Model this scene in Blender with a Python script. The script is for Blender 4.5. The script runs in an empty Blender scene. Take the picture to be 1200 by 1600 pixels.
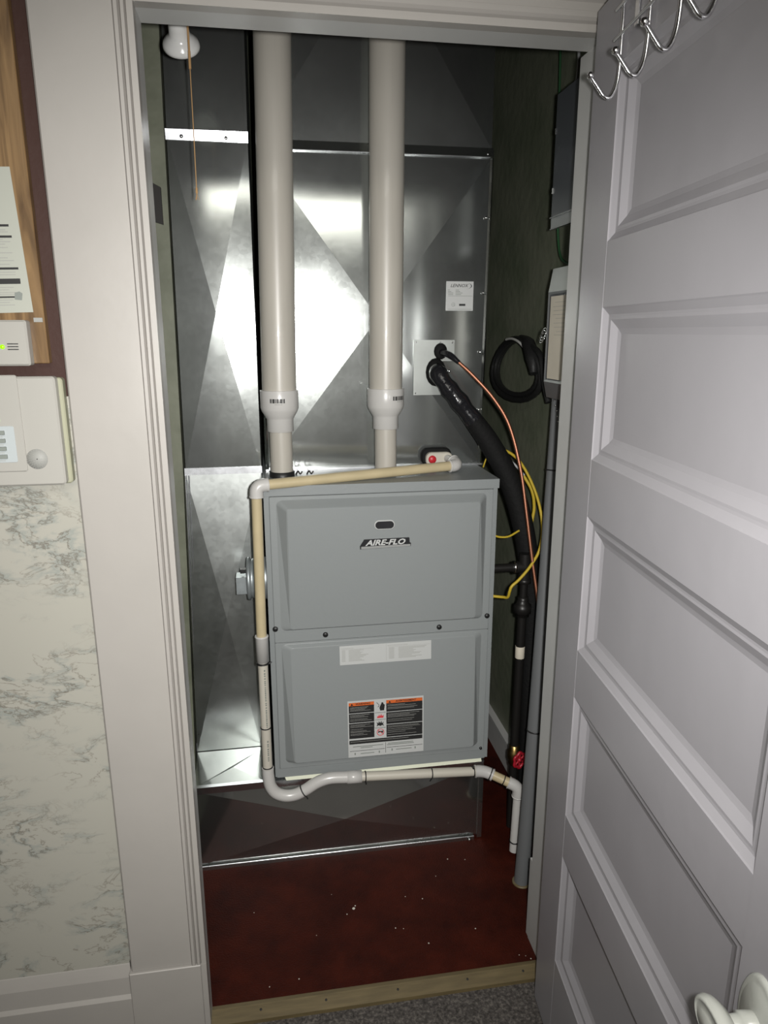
import bpy, bmesh, math, random
from mathutils import Vector, Matrix
random.seed(7)
S = bpy.context.scene
COL = S.collection
R = math.radians
V = Vector

# ------------------------------------------------------------ camera
CAM = V((0.184, -1.30, 1.512))
yaw, pitch, roll = R(9.19), R(14.25), R(-0.03)
fw = V((math.sin(yaw)*math.cos(pitch), math.cos(yaw)*math.cos(pitch), -math.sin(pitch)))
rt = V((math.cos(yaw), -math.sin(yaw), 0)); up = rt.cross(fw)
rt, up = rt*math.cos(roll)+up*math.sin(roll), -rt*math.sin(roll)+up*math.cos(roll)
cd = bpy.data.cameras.new('camera'); cam = bpy.data.objects.new('camera', cd); COL.objects.link(cam)
m = Matrix((rt, up, -fw)).transposed().to_4x4(); m.translation = CAM
cam.matrix_world = m
cd.sensor_width = 36; cd.lens = 1101.5*36/1600; cd.clip_start = 0.02; cd.clip_end = 30
S.camera = cam

# ------------------------------------------------------------ world, lights, exposure
W = bpy.data.worlds.new('world'); S.world = W; W.use_nodes = True
W.node_tree.nodes['Background'].inputs[0].default_value = (0.9, 0.95, 1, 1)
W.node_tree.nodes['Background'].inputs[1].default_value = 0.02
def light(name, kind, loc, energy, color, target=None, **k):
    d = bpy.data.lights.new(name, kind); d.energy = energy; d.color = color
    for a, b in k.items(): setattr(d, a, b)
    o = bpy.data.objects.new(name, d); COL.objects.link(o); o.location = loc
    if target: o.rotation_euler = (V(target)-V(loc)).to_track_quat('-Z', 'Y').to_euler()
    return o
FL = CAM + rt*0.05 + up*0.012
light('flash', 'SPOT', FL, 124, (1.0, 0.985, 0.96), target=FL+fw*2-up*0.08-rt*0.24, spot_size=R(108), spot_blend=1.0, shadow_soft_size=0.016)
light('room_ceiling_light', 'AREA', (0.2, -1.9, 2.40), 26.0, (1.0, 0.97, 0.88), target=(0.2, -1.9, 0), shape='RECTANGLE', size=1.5, size_y=1.0)
vs = S.view_settings
vs.view_transform = 'Standard'; vs.look = 'None'; vs.gamma = 1; vs.exposure = 0.0; vs.use_curve_mapping = False

# ------------------------------------------------------------ materials
def s2l(c):
    return tuple((x/255/12.92 if x <= 10 else ((x/255+0.055)/1.055)**2.4) for x in c)
def mat(name, col, rough=0.5, metal=0.0, bump=0.0, bscale=40, var=0.0, vscale=6, coat=0.0, spec=0.5, emit=None, stretch=None):
    M = bpy.data.materials.new(name); M.use_nodes = True
    n = M.node_tree.nodes; l = M.node_tree.links; b = n['Principled BSDF']
    c = (*col, 1)
    b.inputs['Base Color'].default_value = c; b.inputs['Roughness'].default_value = rough
    b.inputs['Metallic'].default_value = metal; b.inputs['Coat Weight'].default_value = coat
    b.inputs['Specular IOR Level'].default_value = spec
    tc = n.new('ShaderNodeTexCoord'); src = tc.outputs['Object']
    if stretch:
        mp = n.new('ShaderNodeMapping'); mp.inputs['Scale'].default_value = stretch
        l.new(src, mp.inputs[0]); src = mp.outputs[0]
    if var:
        t = n.new('ShaderNodeTexNoise'); t.inputs['Scale'].default_value = vscale; t.inputs['Detail'].default_value = 5
        l.new(src, t.inputs['Vector'])
        r = n.new('ShaderNodeValToRGB'); r.color_ramp.elements[0].position = 0.3; r.color_ramp.elements[1].position = 0.7
        r.color_ramp.elements[0].color = (*[x*(1-var) for x in col], 1); r.color_ramp.elements[1].color = (*[min(1, x*(1+var)) for x in col], 1)
        l.new(t.outputs['Fac'], r.inputs[0]); l.new(r.outputs[0], b.inputs['Base Color'])
    if bump:
        t = n.new('ShaderNodeTexNoise'); t.inputs['Scale'].default_value = bscale; t.inputs['Detail'].default_value = 4
        l.new(src, t.inputs['Vector'])
        bp = n.new('ShaderNodeBump'); bp.inputs['Strength'].default_value = 1; bp.inputs['Distance'].default_value = bump
        l.new(t.outputs['Fac'], bp.inputs['Height']); l.new(bp.outputs[0], b.inputs['Normal'])
    if emit:
        b.inputs['Emission Color'].default_value = (*emit[0], 1); b.inputs['Emission Strength'].default_value = emit[1]
    return M
def ramp(n, stops):
    r = n.new('ShaderNodeValToRGB'); e = r.color_ramp.elements
    e[0].position, e[0].color = stops[0][0], (*stops[0][1], 1)
    e[1].position, e[1].color = stops[1][0], (*stops[1][1], 1)
    for p, c in stops[2:]:
        x = e.new(p); x.color = (*c, 1)
    return r
def galv(name, col=(0.49, 0.515, 0.50), rough=0.135, warp=0.0020, wscale=2.2, wide=0.14):
    """galvanised sheet: faint spangle, smudges and slow warps of the sheet"""
    M = bpy.data.materials.new(name); M.use_nodes = True
    n = M.node_tree.nodes; l = M.node_tree.links; b = n['Principled BSDF']
    b.inputs['Metallic'].default_value = 1.0
    tc = n.new('ShaderNodeTexCoord')
    v = n.new('ShaderNodeTexVoronoi'); v.inputs['Scale'].default_value = 90
    l.new(tc.outputs['Object'], v.inputs['Vector'])
    t = n.new('ShaderNodeTexNoise'); t.inputs['Scale'].default_value = 7; t.inputs['Detail'].default_value = 6
    l.new(tc.outputs['Object'], t.inputs['Vector'])
    mx = n.new('ShaderNodeMix'); mx.data_type = 'FLOAT'; mx.inputs[0].default_value = 0.25
    sp = n.new('ShaderNodeSeparateColor'); l.new(v.outputs['Color'], sp.inputs[0])
    l.new(t.outputs['Fac'], mx.inputs[2]); l.new(sp.outputs[0], mx.inputs[3])
    mx.inputs[0].default_value = 0.10
    cr = ramp(n, [(0.25, tuple(x*0.86 for x in col)), (0.75, col)])
    l.new(mx.outputs[0], cr.inputs[0]); l.new(cr.outputs[0], b.inputs['Base Color'])
    mr = n.new('ShaderNodeMapRange'); mr.inputs[1].default_value = 0.3; mr.inputs[2].default_value = 0.7
    mr.inputs[3].default_value = rough*0.85; mr.inputs[4].default_value = rough*1.2
    l.new(mx.outputs[0], mr.inputs[0]); l.new(mr.outputs[0], b.inputs['Roughness'])
    w = n.new('ShaderNodeTexNoise'); w.inputs['Scale'].default_value = wscale; w.inputs['Detail'].default_value = 1.5
    l.new(tc.outputs['Object'], w.inputs['Vector'])
    bp = n.new('ShaderNodeBump'); bp.inputs['Distance'].default_value = warp
    l.new(w.outputs['Fac'], bp.inputs['Height']); l.new(bp.outputs[0], b.inputs['Normal'])
    # the zinc skin scatters part of the light widely: a second, much rougher lobe
    b2 = n.new('ShaderNodeBsdfPrincipled'); b2.inputs['Metallic'].default_value = 1.0; b2.inputs['Roughness'].default_value = 0.5
    l.new(cr.outputs[0], b2.inputs['Base Color']); l.new(bp.outputs[0], b2.inputs['Normal'])
    ms = n.new('ShaderNodeMixShader'); ms.inputs[0].default_value = wide
    l.new(b.outputs[0], ms.inputs[1]); l.new(b2.outputs[0], ms.inputs[2]); l.new(ms.outputs[0], n['Material Output'].inputs[0])
    return M
def marble():
    M = bpy.data.materials.new('marble_laminate'); M.use_nodes = True
    n = M.node_tree.nodes; l = M.node_tree.links; b = n['Principled BSDF']
    b.inputs['Roughness'].default_value = 0.42
    tc = n.new('ShaderNodeTexCoord')
    mp = n.new('ShaderNodeMapping'); mp.inputs['Rotation'].default_value = (0, R(24), 0); mp.inputs['Scale'].default_value = (1, 1, 1.9)
    l.new(tc.outputs['Object'], mp.inputs[0])
    def vein(scale, dist, width, off):
        a = n.new('ShaderNodeVectorMath'); a.inputs[1].default_value = (off, off*0.7, off*1.3)
        l.new(mp.outputs[0], a.inputs[0])
        t = n.new('ShaderNodeTexNoise'); t.inputs['Scale'].default_value = scale; t.inputs['Detail'].default_value = 7
        t.inputs['Roughness'].default_value = 0.62; t.inputs['Distortion'].default_value = dist
        l.new(a.outputs[0], t.inputs['Vector'])
        s = n.new('ShaderNodeMath'); s.operation = 'SUBTRACT'; s.inputs[1].default_value = 0.5; l.new(t.outputs['Fac'], s.inputs[0])
        ab = n.new('ShaderNodeMath'); ab.operation = 'ABSOLUTE'; l.new(s.outputs[0], ab.inputs[0])
        r = n.new('ShaderNodeMapRange'); r.inputs[1].default_value = 0; r.inputs[2].default_value = width
        r.inputs[3].default_value = 1; r.inputs[4].default_value = 0; l.new(ab.outputs[0], r.inputs[0]); return r
    v1 = vein(5.5, 0.45, 0.012, 3.1); v2 = vein(9.0, 0.4, 0.016, 8.4)
    k = n.new('ShaderNodeTexNoise'); k.inputs['Scale'].default_value = 4.5; k.inputs['Detail'].default_value = 3; l.new(mp.outputs[0], k.inputs['Vector'])
    kr = n.new('ShaderNodeMapRange'); kr.inputs[1].default_value = 0.42; kr.inputs[2].default_value = 0.56; l.new(k.outputs['Fac'], kr.inputs[0])
    mu = n.new('ShaderNodeMath'); mu.operation = 'MULTIPLY'; l.new(v1.outputs[0], mu.inputs[0]); l.new(kr.outputs[0], mu.inputs[1])
    mu2 = n.new('ShaderNodeMath'); mu2.operation = 'MULTIPLY'; l.new(v2.outputs[0], mu2.inputs[0]); l.new(kr.outputs[0], mu2.inputs[1])
    # soft grey-green clouds along the veins
    v3 = vein(5.5, 0.35, 0.045, 3.1); mu3 = n.new('ShaderNodeMath'); mu3.operation = 'MULTIPLY'
    l.new(v3.outputs[0], mu3.inputs[0]); l.new(kr.outputs[0], mu3.inputs[1])
    def mixc(fac, a, bcol, amt):
        x = n.new('ShaderNodeMix'); x.data_type = 'RGBA'
        s = n.new('ShaderNodeMath'); s.operation = 'MULTIPLY'; s.inputs[1].default_value = amt; l.new(fac, s.inputs[0]); l.new(s.outputs[0], x.inputs[0])
        if isinstance(a, tuple): x.inputs[6].default_value = (*a, 1)
        else: l.new(a, x.inputs[6])
        x.inputs[7].default_value = (*bcol, 1); return x.outputs[2]
    c = mixc(mu3.outputs[0], (0.36, 0.35, 0.305), (0.235, 0.26, 0.242), 0.75)
    c = mixc(mu2.outputs[0], c, (0.175, 0.16, 0.13), 0.75)
    c = mixc(mu.outputs[0], c, (0.15, 0.135, 0.11), 0.9)
    l.new(c, b.inputs['Base Color'])
    return M
def oak():
    M = bpy.data.materials.new('oak_laminate'); M.use_nodes = True
    n = M.node_tree.nodes; l = M.node_tree.links; b = n['Principled BSDF']; b.inputs['Roughness'].default_value = 0.4
    tc = n.new('ShaderNodeTexCoord'); mp = n.new('ShaderNodeMapping'); mp.inputs['Scale'].default_value = (14, 14, 1.3)
    l.new(tc.outputs['Object'], mp.inputs[0])
    t = n.new('ShaderNodeTexNoise'); t.inputs['Scale'].default_value = 3.5; t.inputs['Detail'].default_value = 7; t.inputs['Distortion'].default_value = 1.2
    l.new(mp.outputs[0], t.inputs['Vector'])
    r = ramp(n, [(0.3, (0.07, 0.037, 0.014)), (0.72, (0.26, 0.160, 0.070)), (0.5, (0.17, 0.100, 0.042))])
    l.new(t.outputs['Fac'], r.inputs[0]); l.new(r.outputs[0], b.inputs['Base Color'])
    return M
def floor_red():
    M = bpy.data.materials.new('red_painted_floor'); M.use_nodes = True
    n = M.node_tree.nodes; l = M.node_tree.links; b = n['Principled BSDF']; b.inputs['Roughness'].default_value = 0.55
    b.inputs['Specular IOR Level'].default_value = 0.12
    tc = n.new('ShaderNodeTexCoord')
    t = n.new('ShaderNodeTexNoise'); t.inputs['Scale'].default_value = 9; t.inputs['Detail'].default_value = 9; t.inputs['Roughness'].default_value = 0.7
    l.new(tc.outputs['Object'], t.inputs['Vector'])
    r = ramp(n, [(0.3, (0.020, 0.0036, 0.0022)), (0.7, (0.056, 0.0090, 0.0042))])
    l.new(t.outputs['Fac'], r.inputs[0]); l.new(r.outputs[0], b.inputs['Base Color'])
    g = n.new('ShaderNodeTexNoise'); g.inputs['Scale'].default_value = 220; l.new(tc.outputs['Object'], g.inputs['Vector'])
    bp = n.new('ShaderNodeBump'); bp.inputs['Distance'].default_value = 0.0015; l.new(g.outputs['Fac'], bp.inputs['Height']); l.new(bp.outputs[0], b.inputs['Normal'])
    return M
def carpet():
    M = bpy.data.materials.new('grey_carpet'); M.use_nodes = True
    n = M.node_tree.nodes; l = M.node_tree.links; b = n['Principled BSDF']; b.inputs['Roughness'].default_value = 0.95
    tc = n.new('ShaderNodeTexCoord')
    t = n.new('ShaderNodeTexNoise'); t.inputs['Scale'].default_value = 130; t.inputs['Detail'].default_value = 5; t.inputs['Roughness'].default_value = 0.75
    l.new(tc.outputs['Object'], t.inputs['Vector'])
    r = ramp(n, [(0.36, (0.035, 0.030, 0.027)), (0.64, (0.20, 0.18, 0.16)), (0.5, (0.09, 0.08, 0.073))])
    l.new(t.outputs['Fac'], r.inputs[0]); l.new(r.outputs[0], b.inputs['Base Color'])
    bp = n.new('ShaderNodeBump'); bp.inputs['Distance'].default_value = 0.006; l.new(t.outputs['Fac'], bp.inputs['Height']); l.new(bp.outputs[0], b.inputs['Normal'])
    return M
def stained(name, col, col2, rough=0.6):
    """old painted plaster with blotches"""
    M = bpy.data.materials.new(name); M.use_nodes = True
    n = M.node_tree.nodes; l = M.node_tree.links; b = n['Principled BSDF']; b.inputs['Roughness'].default_value = rough
    tc = n.new('ShaderNodeTexCoord')
    t = n.new('ShaderNodeTexNoise'); t.inputs['Scale'].default_value = 5; t.inputs['Detail'].default_value = 7; l.new(tc.outputs['Object'], t.inputs['Vector'])
    r = ramp(n, [(0.36, col2), (0.58, col)]); l.new(t.outputs['Fac'], r.inputs[0]); l.new(r.outputs[0], b.inputs['Base Color'])
    g = n.new('ShaderNodeTexNoise'); g.inputs['Scale'].default_value = 30; l.new(tc.outputs['Object'], g.inputs['Vector'])
    bp = n.new('ShaderNodeBump'); bp.inputs['Distance'].default_value = 0.002; l.new(g.outputs['Fac'], bp.inputs['Height']); l.new(bp.outputs[0], b.inputs['Normal'])
    return M

MT = dict(
    casing=mat('casing_paint', (0.345, 0.327, 0.303), 0.38, bump=0.0008, bscale=14, var=0.03),
    door=mat('door_paint', (0.315, 0.305, 0.322), 0.36, bump=0.0010, bscale=10, var=0.025),
    jamb=mat('jamb_paint', (0.47, 0.47, 0.455), 0.4, bump=0.0008, bscale=14, var=0.04),
    marble=marble(), oak=oak(), red=floor_red(), carpet=carpet(),
    brown=mat('brown_wall_paint', (0.048, 0.023, 0.018), 0.6, spec=0.25, bump=0.0015, bscale=30),
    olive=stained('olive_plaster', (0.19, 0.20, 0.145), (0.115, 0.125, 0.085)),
    olive_shaded=stained('shaded_olive_plaster', (0.15, 0.16, 0.115), (0.105, 0.122, 0.08)),  # same olive plaster, shade of grazing light put into a darker colour
    roomwall=mat('room_wall_paint', (0.22, 0.205, 0.19), 0.7), ceil=mat('ceiling_paint', (0.30, 0.30, 0.29), 0.8),
    dark=mat('dark_gap', (0.02, 0.018, 0.016), 0.7),
    galv=galv('galvanised_sheet'),
    galvl=galv('galvanised_sheet_dull', (0.52, 0.545, 0.53), 0.32, 0.004, 3.0, 0.15), galv2=galv('galvanised_sheet_base', (0.58, 0.59, 0.57), 0.10, 0.0015, 2.0, 0.22),
    galvs=galv('galvanised_strip', (0.85, 0.87, 0.9), 0.25, 0.001, 9),
    plate=galv('galvanised_patch', (0.33, 0.345, 0.33), 0.4, 0.001, 9),
    steel=mat('zinc_screw', (0.8, 0.8, 0.8), 0.2, 1.0), chrome=mat('chrome_wire', (0.82, 0.82, 0.84), 0.12, 1.0),
    furn=mat('furnace_grey_enamel', (0.25, 0.267, 0.268), 0.38, bump=0.0004, bscale=90),
    furn2=mat('furnace_grey_frame', (0.235, 0.252, 0.254), 0.4, bump=0.0004, bscale=90),
    gasket=mat('insulation_strip', (0.70, 0.72, 0.58), 0.9, bump=0.003, bscale=60),
    pvc=mat('pvc_vent_pipe', (0.45, 0.425, 0.375), 0.36, var=0.06, vscale=5, coat=0.15, stretch=(6, 6, 0.8)),
    pvcw=mat('pvc_white_fitting', (0.53, 0.52, 0.50), 0.28, coat=0.2),
    pvcc=mat('pvc_cream_pipe', (0.53, 0.50, 0.43), 0.35),
    cpvc=mat('cpvc_yellow_pipe', (0.50, 0.42, 0.26), 0.35, var=0.06, vscale=20),
    black=mat('black_rubber', (0.012, 0.012, 0.012), 0.45, bump=0.001, bscale=60),
    foam=mat('black_foam_insulation', (0.007, 0.007, 0.007), 0.75, spec=0.2, bump=0.002, bscale=90),
    tape=mat('glossy_black_tape', (0.012, 0.012, 0.014), 0.18, bump=0.004, bscale=35),
    iron=mat('black_iron_pipe', (0.016, 0.015, 0.014), 0.4, 0.3), copper=mat('copper_tube', (0.42, 0.19, 0.12), 0.5, 1.0),
    yellow=mat('yellow_cable', (0.50, 0.36, 0.03), 0.45), green=mat('green_wire', (0.02, 0.07, 0.028), 0.4),
    greywire=mat('grey_cable', (0.35, 0.36, 0.36), 0.4), whitewire=mat('white_cable', (0.65, 0.65, 0.62), 0.4),
    conduit=mat('grey_pvc_conduit', (0.125, 0.130, 0.133), 0.55), panelbox=mat('dark_grey_box_enamel', (0.055, 0.062, 0.07), 0.4, 0.2),
    control=mat('pale_zinc_plating', (0.42, 0.46, 0.47), 0.42, 0.7, var=0.15, vscale=30), boxgrey=mat('grey_box_enamel', (0.22, 0.23, 0.235), 0.32, 0.5), cream=mat('cream_label', (0.62, 0.57, 0.47), 0.6, var=0.05),
    red_p=mat('red_plastic', (0.50, 0.02, 0.03), 0.4), redh=mat('red_valve_handle', (0.38, 0.012, 0.025), 0.4),
    brass=mat('brass_valve', (0.35, 0.24, 0.09), 0.35, 1.0),
    white=mat('white_plastic', (0.35, 0.34, 0.31), 0.45), white2=mat('pale_key_panel', (0.40, 0.435, 0.44), 0.4), ivory=mat('ivory_plastic_edge', (0.31, 0.31, 0.22), 0.45),
    paper=mat('paper', (0.38, 0.39, 0.34), 0.8), ink=mat('black_ink', (0.015, 0.015, 0.015), 0.6), inkg=mat('grey_ink', (0.30, 0.30, 0.28), 0.7),
    label=mat('white_sticker', (0.50, 0.51, 0.50), 0.45), labelk=mat('black_sticker_print', (0.022, 0.022, 0.022), 0.4),
    orange=mat('orange_sticker_print', (0.62, 0.13, 0.03), 0.4), redink=mat('red_sticker_print', (0.62, 0.05, 0.06), 0.4),
    silver=mat('silver_badge', (0.55, 0.56, 0.55), 0.3, 0.6), badgek=mat('badge_black', (0.02, 0.02, 0.022), 0.3),
    glass=mat('dark_sight_glass', (0.03, 0.03, 0.033), 0.05, coat=0.6),
    led=mat('green_led', (0.2, 0.6, 0.0), 0.3, emit=((0.30, 0.85, 0.0), 0.8)),
    keyg=mat('grey_key', (0.20, 0.22, 0.20), 0.5), grille=mat('grey_grille', (0.29, 0.29, 0.27), 0.6),
    porcelain=mat('white_porcelain', (0.72, 0.72, 0.70), 0.2, coat=0.3), string=mat('tan_string', (0.45, 0.27, 0.12), 0.9),
    wood=mat('threshold_wood', (0.125, 0.095, 0.045), 0.5, var=0.2, vscale=12, stretch=(1, 8, 8)), knob=mat('white_painted_knob', (0.42, 0.43, 0.395), 0.3, coat=0.3, bump=0.001, bscale=30),
    debris=mat('pale_debris', (0.6, 0.57, 0.5), 0.9),
)

# ------------------------------------------------------------ helpers
WL = {}   # world location of every object made
class MB:
    def __init__(s): s.v = []; s.f = []; s.sm = []
    def add(s, vs, fs, smooth=False):
        o = len(s.v); s.v += [V(p) for p in vs]; s.f += [tuple(i+o for i in f) for f in fs]; s.sm += [smooth]*len(fs); return s
    def box(s, x0, x1, y0, y1, z0, z1):
        return s.add([(x0,y0,z0),(x1,y0,z0),(x1,y1,z0),(x0,y1,z0),(x0,y0,z1),(x1,y0,z1),(x1,y1,z1),(x0,y1,z1)],
                     [(0,3,2,1),(4,5,6,7),(0,1,5,4),(1,2,6,5),(2,3,7,6),(3,0,4,7)])
    def hexa(s, bot, top):
        """frustum between two 4-point rings (counter-clockwise seen from above)"""
        return s.add(list(bot)+list(top), [(0,3,2,1),(4,5,6,7),(0,1,5,4),(1,2,6,5),(2,3,7,6),(3,0,4,7)])
    def rbox(s, x0, x1, y0, y1, z0, z1, r=0.003, front_only=False):
        """box with chamfered front (-y) edges and rounded outline in xz"""
        return s.slab(x0, x1, z0, z1, y0, y1, r, r*0.7)
    def slab(s, x0, x1, z0, z1, yf, yb, rad=0.004, ch=0.002, n=4):
        a = rrect(x0, x1, z0, z1, rad, n); b = rrect(x0+ch, x1-ch, z0+ch, z1-ch, max(rad-ch, 0.0005), n)
        k = len(a)
        vs = [(x, yb, z) for x, z in a]+[(x, yf+ch, z) for x, z in a]+[(x, yf, z) for x, z in b]
        fs = []
        for q in range(2):
            for i in range(k):
                j = (i+1) % k; fs.append((q*k+i, q*k+j, (q+1)*k+j, (q+1)*k+i))
        fs.append(tuple(range(2*k, 3*k))); fs.append(tuple(reversed(range(k))))
        return s.add(vs, fs)
    def tube(s, pts, r, n=12, smooth_path=True, caps=True, sub=6):
        pts = [V(p) for p in pts]
        rr = r if isinstance(r, (list, tuple)) else [r]*len(pts)
        if smooth_path and len(pts) > 2:
            P = []; Q = []
            ex = [pts[0]*2-pts[1]]+pts+[pts[-1]*2-pts[-2]]
            for i in range(len(pts)-1):
                a, b, c, d = ex[i:i+4]
                for k in range(sub):
                    t = k/sub; P.append(0.5*((2*b)+(c-a)*t+(2*a-5*b+4*c-d)*t*t+(3*b-a-3*c+d)*t**3)); Q.append(rr[i]*(1-t)+rr[i+1]*t)
            P.append(pts[-1]); Q.append(rr[-1]); pts, rr = P, Q
        t0 = (pts[1]-pts[0]).normalized(); u = t0.orthogonal().normalized(); rings = []
        for i, p in enumerate(pts):
            t = (pts[min(i+1, len(pts)-1)]-pts[max(i-1, 0)]).normalized()
            u = (u-t*u.dot(t)).normalized(); w = t.cross(u)
            rings.append([p+(u*math.cos(2*math.pi*k/n)+w*math.sin(2*math.pi*k/n))*rr[i] for k in range(n)])
        vs = [q for ring in rings for q in ring]; fs = []
        for i in range(len(rings)-1):
            for k in range(n):
                j = (k+1) % n; fs.append((i*n+k, i*n+j, (i+1)*n+j, (i+1)*n+k))
        s.add(vs, fs, True)
        if caps:
            o = len(vs); s.add(rings[0], [tuple(reversed(range(n)))]); s.add(rings[-1], [tuple(range(n))])
        return s
    def lathe(s, o, axis, prof, n=28, xs=None, sc=(1, 1)):
        """prof = [(radius, distance along axis)]"""
        o = V(o); a = V(axis).normalized(); u = (V(xs) if xs else a.orthogonal()).normalized(); w = a.cross(u)
        vs = []
        for r, h in prof:
            vs += [o+a*h+(u*math.cos(2*math.pi*k/n)*sc[0]+w*math.sin(2*math.pi*k/n)*sc[1])*max(r, 1e-5) for k in range(n)]
        fs = []
        for i in range(len(prof)-1):
            for k in range(n):
                j = (k+1) % n; fs.append((i*n+k, i*n+j, (i+1)*n+j, (i+1)*n+k))
        s.add(vs, fs, True)
        s.add(vs[:n], [tuple(reversed(range(n)))]); s.add(vs[-n:], [tuple(range(n))])
        return s
    def build(s, name, m, parent=None, origin=None):
        if parent is not None: base = WL[parent.name]
        elif origin is not None: base = V(origin)
        else:
            xs = [p.x for p in s.v]; ys = [p.y for p in s.v]; zs = [p.z for p in s.v]
            base = V(((min(xs)+max(xs))/2, (min(ys)+max(ys))/2, min(zs)))
        me = bpy.data.meshes.new(name); me.from_pydata([tuple(p-base) for p in s.v], [], s.f)
        me.polygons.foreach_set('use_smooth', s.sm)
        bm = bmesh.new(); bm.from_mesh(me); bmesh.ops.recalc_face_normals(bm, faces=bm.faces); bm.to_mesh(me); bm.free()
        me.materials.append(MT[m] if isinstance(m, str) else m)
        o = bpy.data.objects.new(name, me); COL.objects.link(o)
        if parent is not None: o.parent = parent
        else: o.location = base
        WL[o.name] = base
        return o
def rrect(x0, x1, z0, z1, r, n=4):
    pts = []
    for cx, cz, a0 in ((x1-r, z0+r, -90), (x1-r, z1-r, 0), (x0+r, z1-r, 90), (x0+r, z0+r, 180)):
        for k in range(n+1):
            a = R(a0+90*k/n); pts.append((cx+r*math.cos(a), cz+r*math.sin(a)))
    return pts
def tag(o, label=None, cat=None, group=None, kind=None):
    if label: o['label'] = label
    if cat: o['category'] = cat
    if group: o['group'] = group
    if kind: o['kind'] = kind
    return o
def thing(name, loc, label, cat, group=None, kind=None):
    o = bpy.data.objects.new(name, None); COL.objects.link(o); o.location = loc; o.empty_display_size = 0.05
    WL[o.name] = V(loc); return tag(o, label, cat, group, kind)
def struct(mb, name, m, label, cat):
    return tag(mb.build(name, m), label, cat, kind='structure')
def text(name, body, size, o, right, upv, m, parent, shear=0.0, bold=0.0, align='CENTER', sx=1.0):
    c = bpy.data.curves.new('lettering', 'FONT'); c.body = body; c.size = size; c.shear = shear; c.offset = bold
    c.align_x = align; c.align_y = 'CENTER'; c.resolution_u = 2
    t = bpy.data.objects.new('lettering_tmp', c); COL.objects.link(t)
    bpy.context.view_layer.update()
    me = bpy.data.meshes.new_from_object(t.evaluated_get(bpy.context.evaluated_depsgraph_get()))
    bpy.data.objects.remove(t); 
    o = V(o); right = V(right).normalized(); upv = V(upv).normalized(); b = MB()
    b.add([o+right*v.co.x*sx+upv*v.co.y for v in me.vertices], [tuple(p.vertices) for p in me.polygons])
    bpy.data.meshes.remove(me)
    return b.build(name, m, parent)
def screw(b, p, n, r=0.0045, h=0.003):
    return b.lathe(p, n, [(r, 0), (r, h*0.5), (r*0.6, h), (0.0, h*1.1)], 8)

FZ = 0.008      # closet floor level
# ============================================================ SETTING
PB = 0.020      # wall plane behind the casings
X0, X1 = -2.2, 2.4; YR = -3.2; ZC = 2.45
b = MB(); b.box(X0, -0.0185, PB+0.001, 0.12, -0.012, ZC); b.box(0.8035, X1, PB+0.001, 0.12, -0.012, ZC); b.box(-0.0185, 0.8035, PB+0.001, 0.12, 2.0305, ZC)
struct(b, 'wall_front', 'brown', 'dark brown painted wall around the closet doorway', 'wall')
struct(MB().box(X0, X1, YR, 0.0, -0.06, -0.012), 'floor', 'carpet', 'mottled grey brown carpet in front of the closet', 'floor')
struct(MB().box(-0.12, 1.0, 0.026, 1.34, -0.06, FZ), 'floor', 'red', 'dark red painted floor inside the closet', 'floor')
struct(MB().box(X0, X1, YR, 1.4, ZC, ZC+0.05), 'ceiling', 'ceil', 'white ceiling above room and closet', 'ceiling')
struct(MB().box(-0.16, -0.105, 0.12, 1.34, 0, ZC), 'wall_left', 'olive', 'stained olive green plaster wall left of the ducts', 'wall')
struct(MB().box(0.98, 1.03, 0.12, 1.34, 0, ZC), 'wall_right', 'olive_shaded', 'olive wall with shade in its colour on the right side of the closet', 'wall')
struct(MB().box(-0.16, 1.03, 1.34, 1.39, 0, ZC), 'wall_back', 'olive_shaded', 'dark closet wall behind the ducts', 'wall')
struct(MB().box(X0, X1, YR-0.05, YR, -0.012, ZC), 'wall_rear', 'roomwall', 'plain room wall behind the camera', 'wall')
struct(MB().box(X0-0.05, X0, YR, PB, -0.012, ZC), 'wall_far_left', 'roomwall', 'plain room wall far to the left', 'wall')
struct(MB().box(X1, X1+0.05, YR, PB, -0.012, ZC), 'wall_far_right', 'roomwall', 'plain room wall far to the right', 'wall')

# --- left casing: a flat board with two beads, an inner strip and a plinth block
def casing_profile(side):
    # (offset from the opening edge going outwards, y)
    return [(0.0, PB+0.0), (0.0, -0.004), (0.010, -0.004), (0.0115, 0.000), (0.0135, -0.006), (0.0185, -0.006), (0.021, 0.000), (0.0235, -0.006), (0.029, -0.006),
            (0.032, 0.0), (0.155, 0.0), (0.158, 0.003), (0.158, PB)]
t = thing('trim_1', (-0.08, 0, -0.012), 'off white left door casing with narrow beads beside the closet opening', 'door casing', kind='structure')
b = MB(); pr = casing_profile(0); z0, z1 = 0.178, 2.188
vs = []; k = len(pr)
for z, mit in ((z0, 0), (z1, 1)):
    for off, y in pr: vs.append((-off, y, (z0 if not mit else 2.030+off)))
b.add(vs, [(i, (i+1) % k, k+(i+1) % k, k+i) for i in range(k)]+[tuple(range(k)), tuple(reversed(range(k, 2*k)))])
b.build('casing_board', 'casing', t)
MB().slab(-0.162, -0.012, -0.012, 0.176, -0.006, PB, 0.002, 0.0015).build('plinth_block', 'casing', t)
MB().box(-0.0115, 0.0, -0.005, PB, -0.012, 0.1775).build('inner_strip', 'casing', t)
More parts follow.
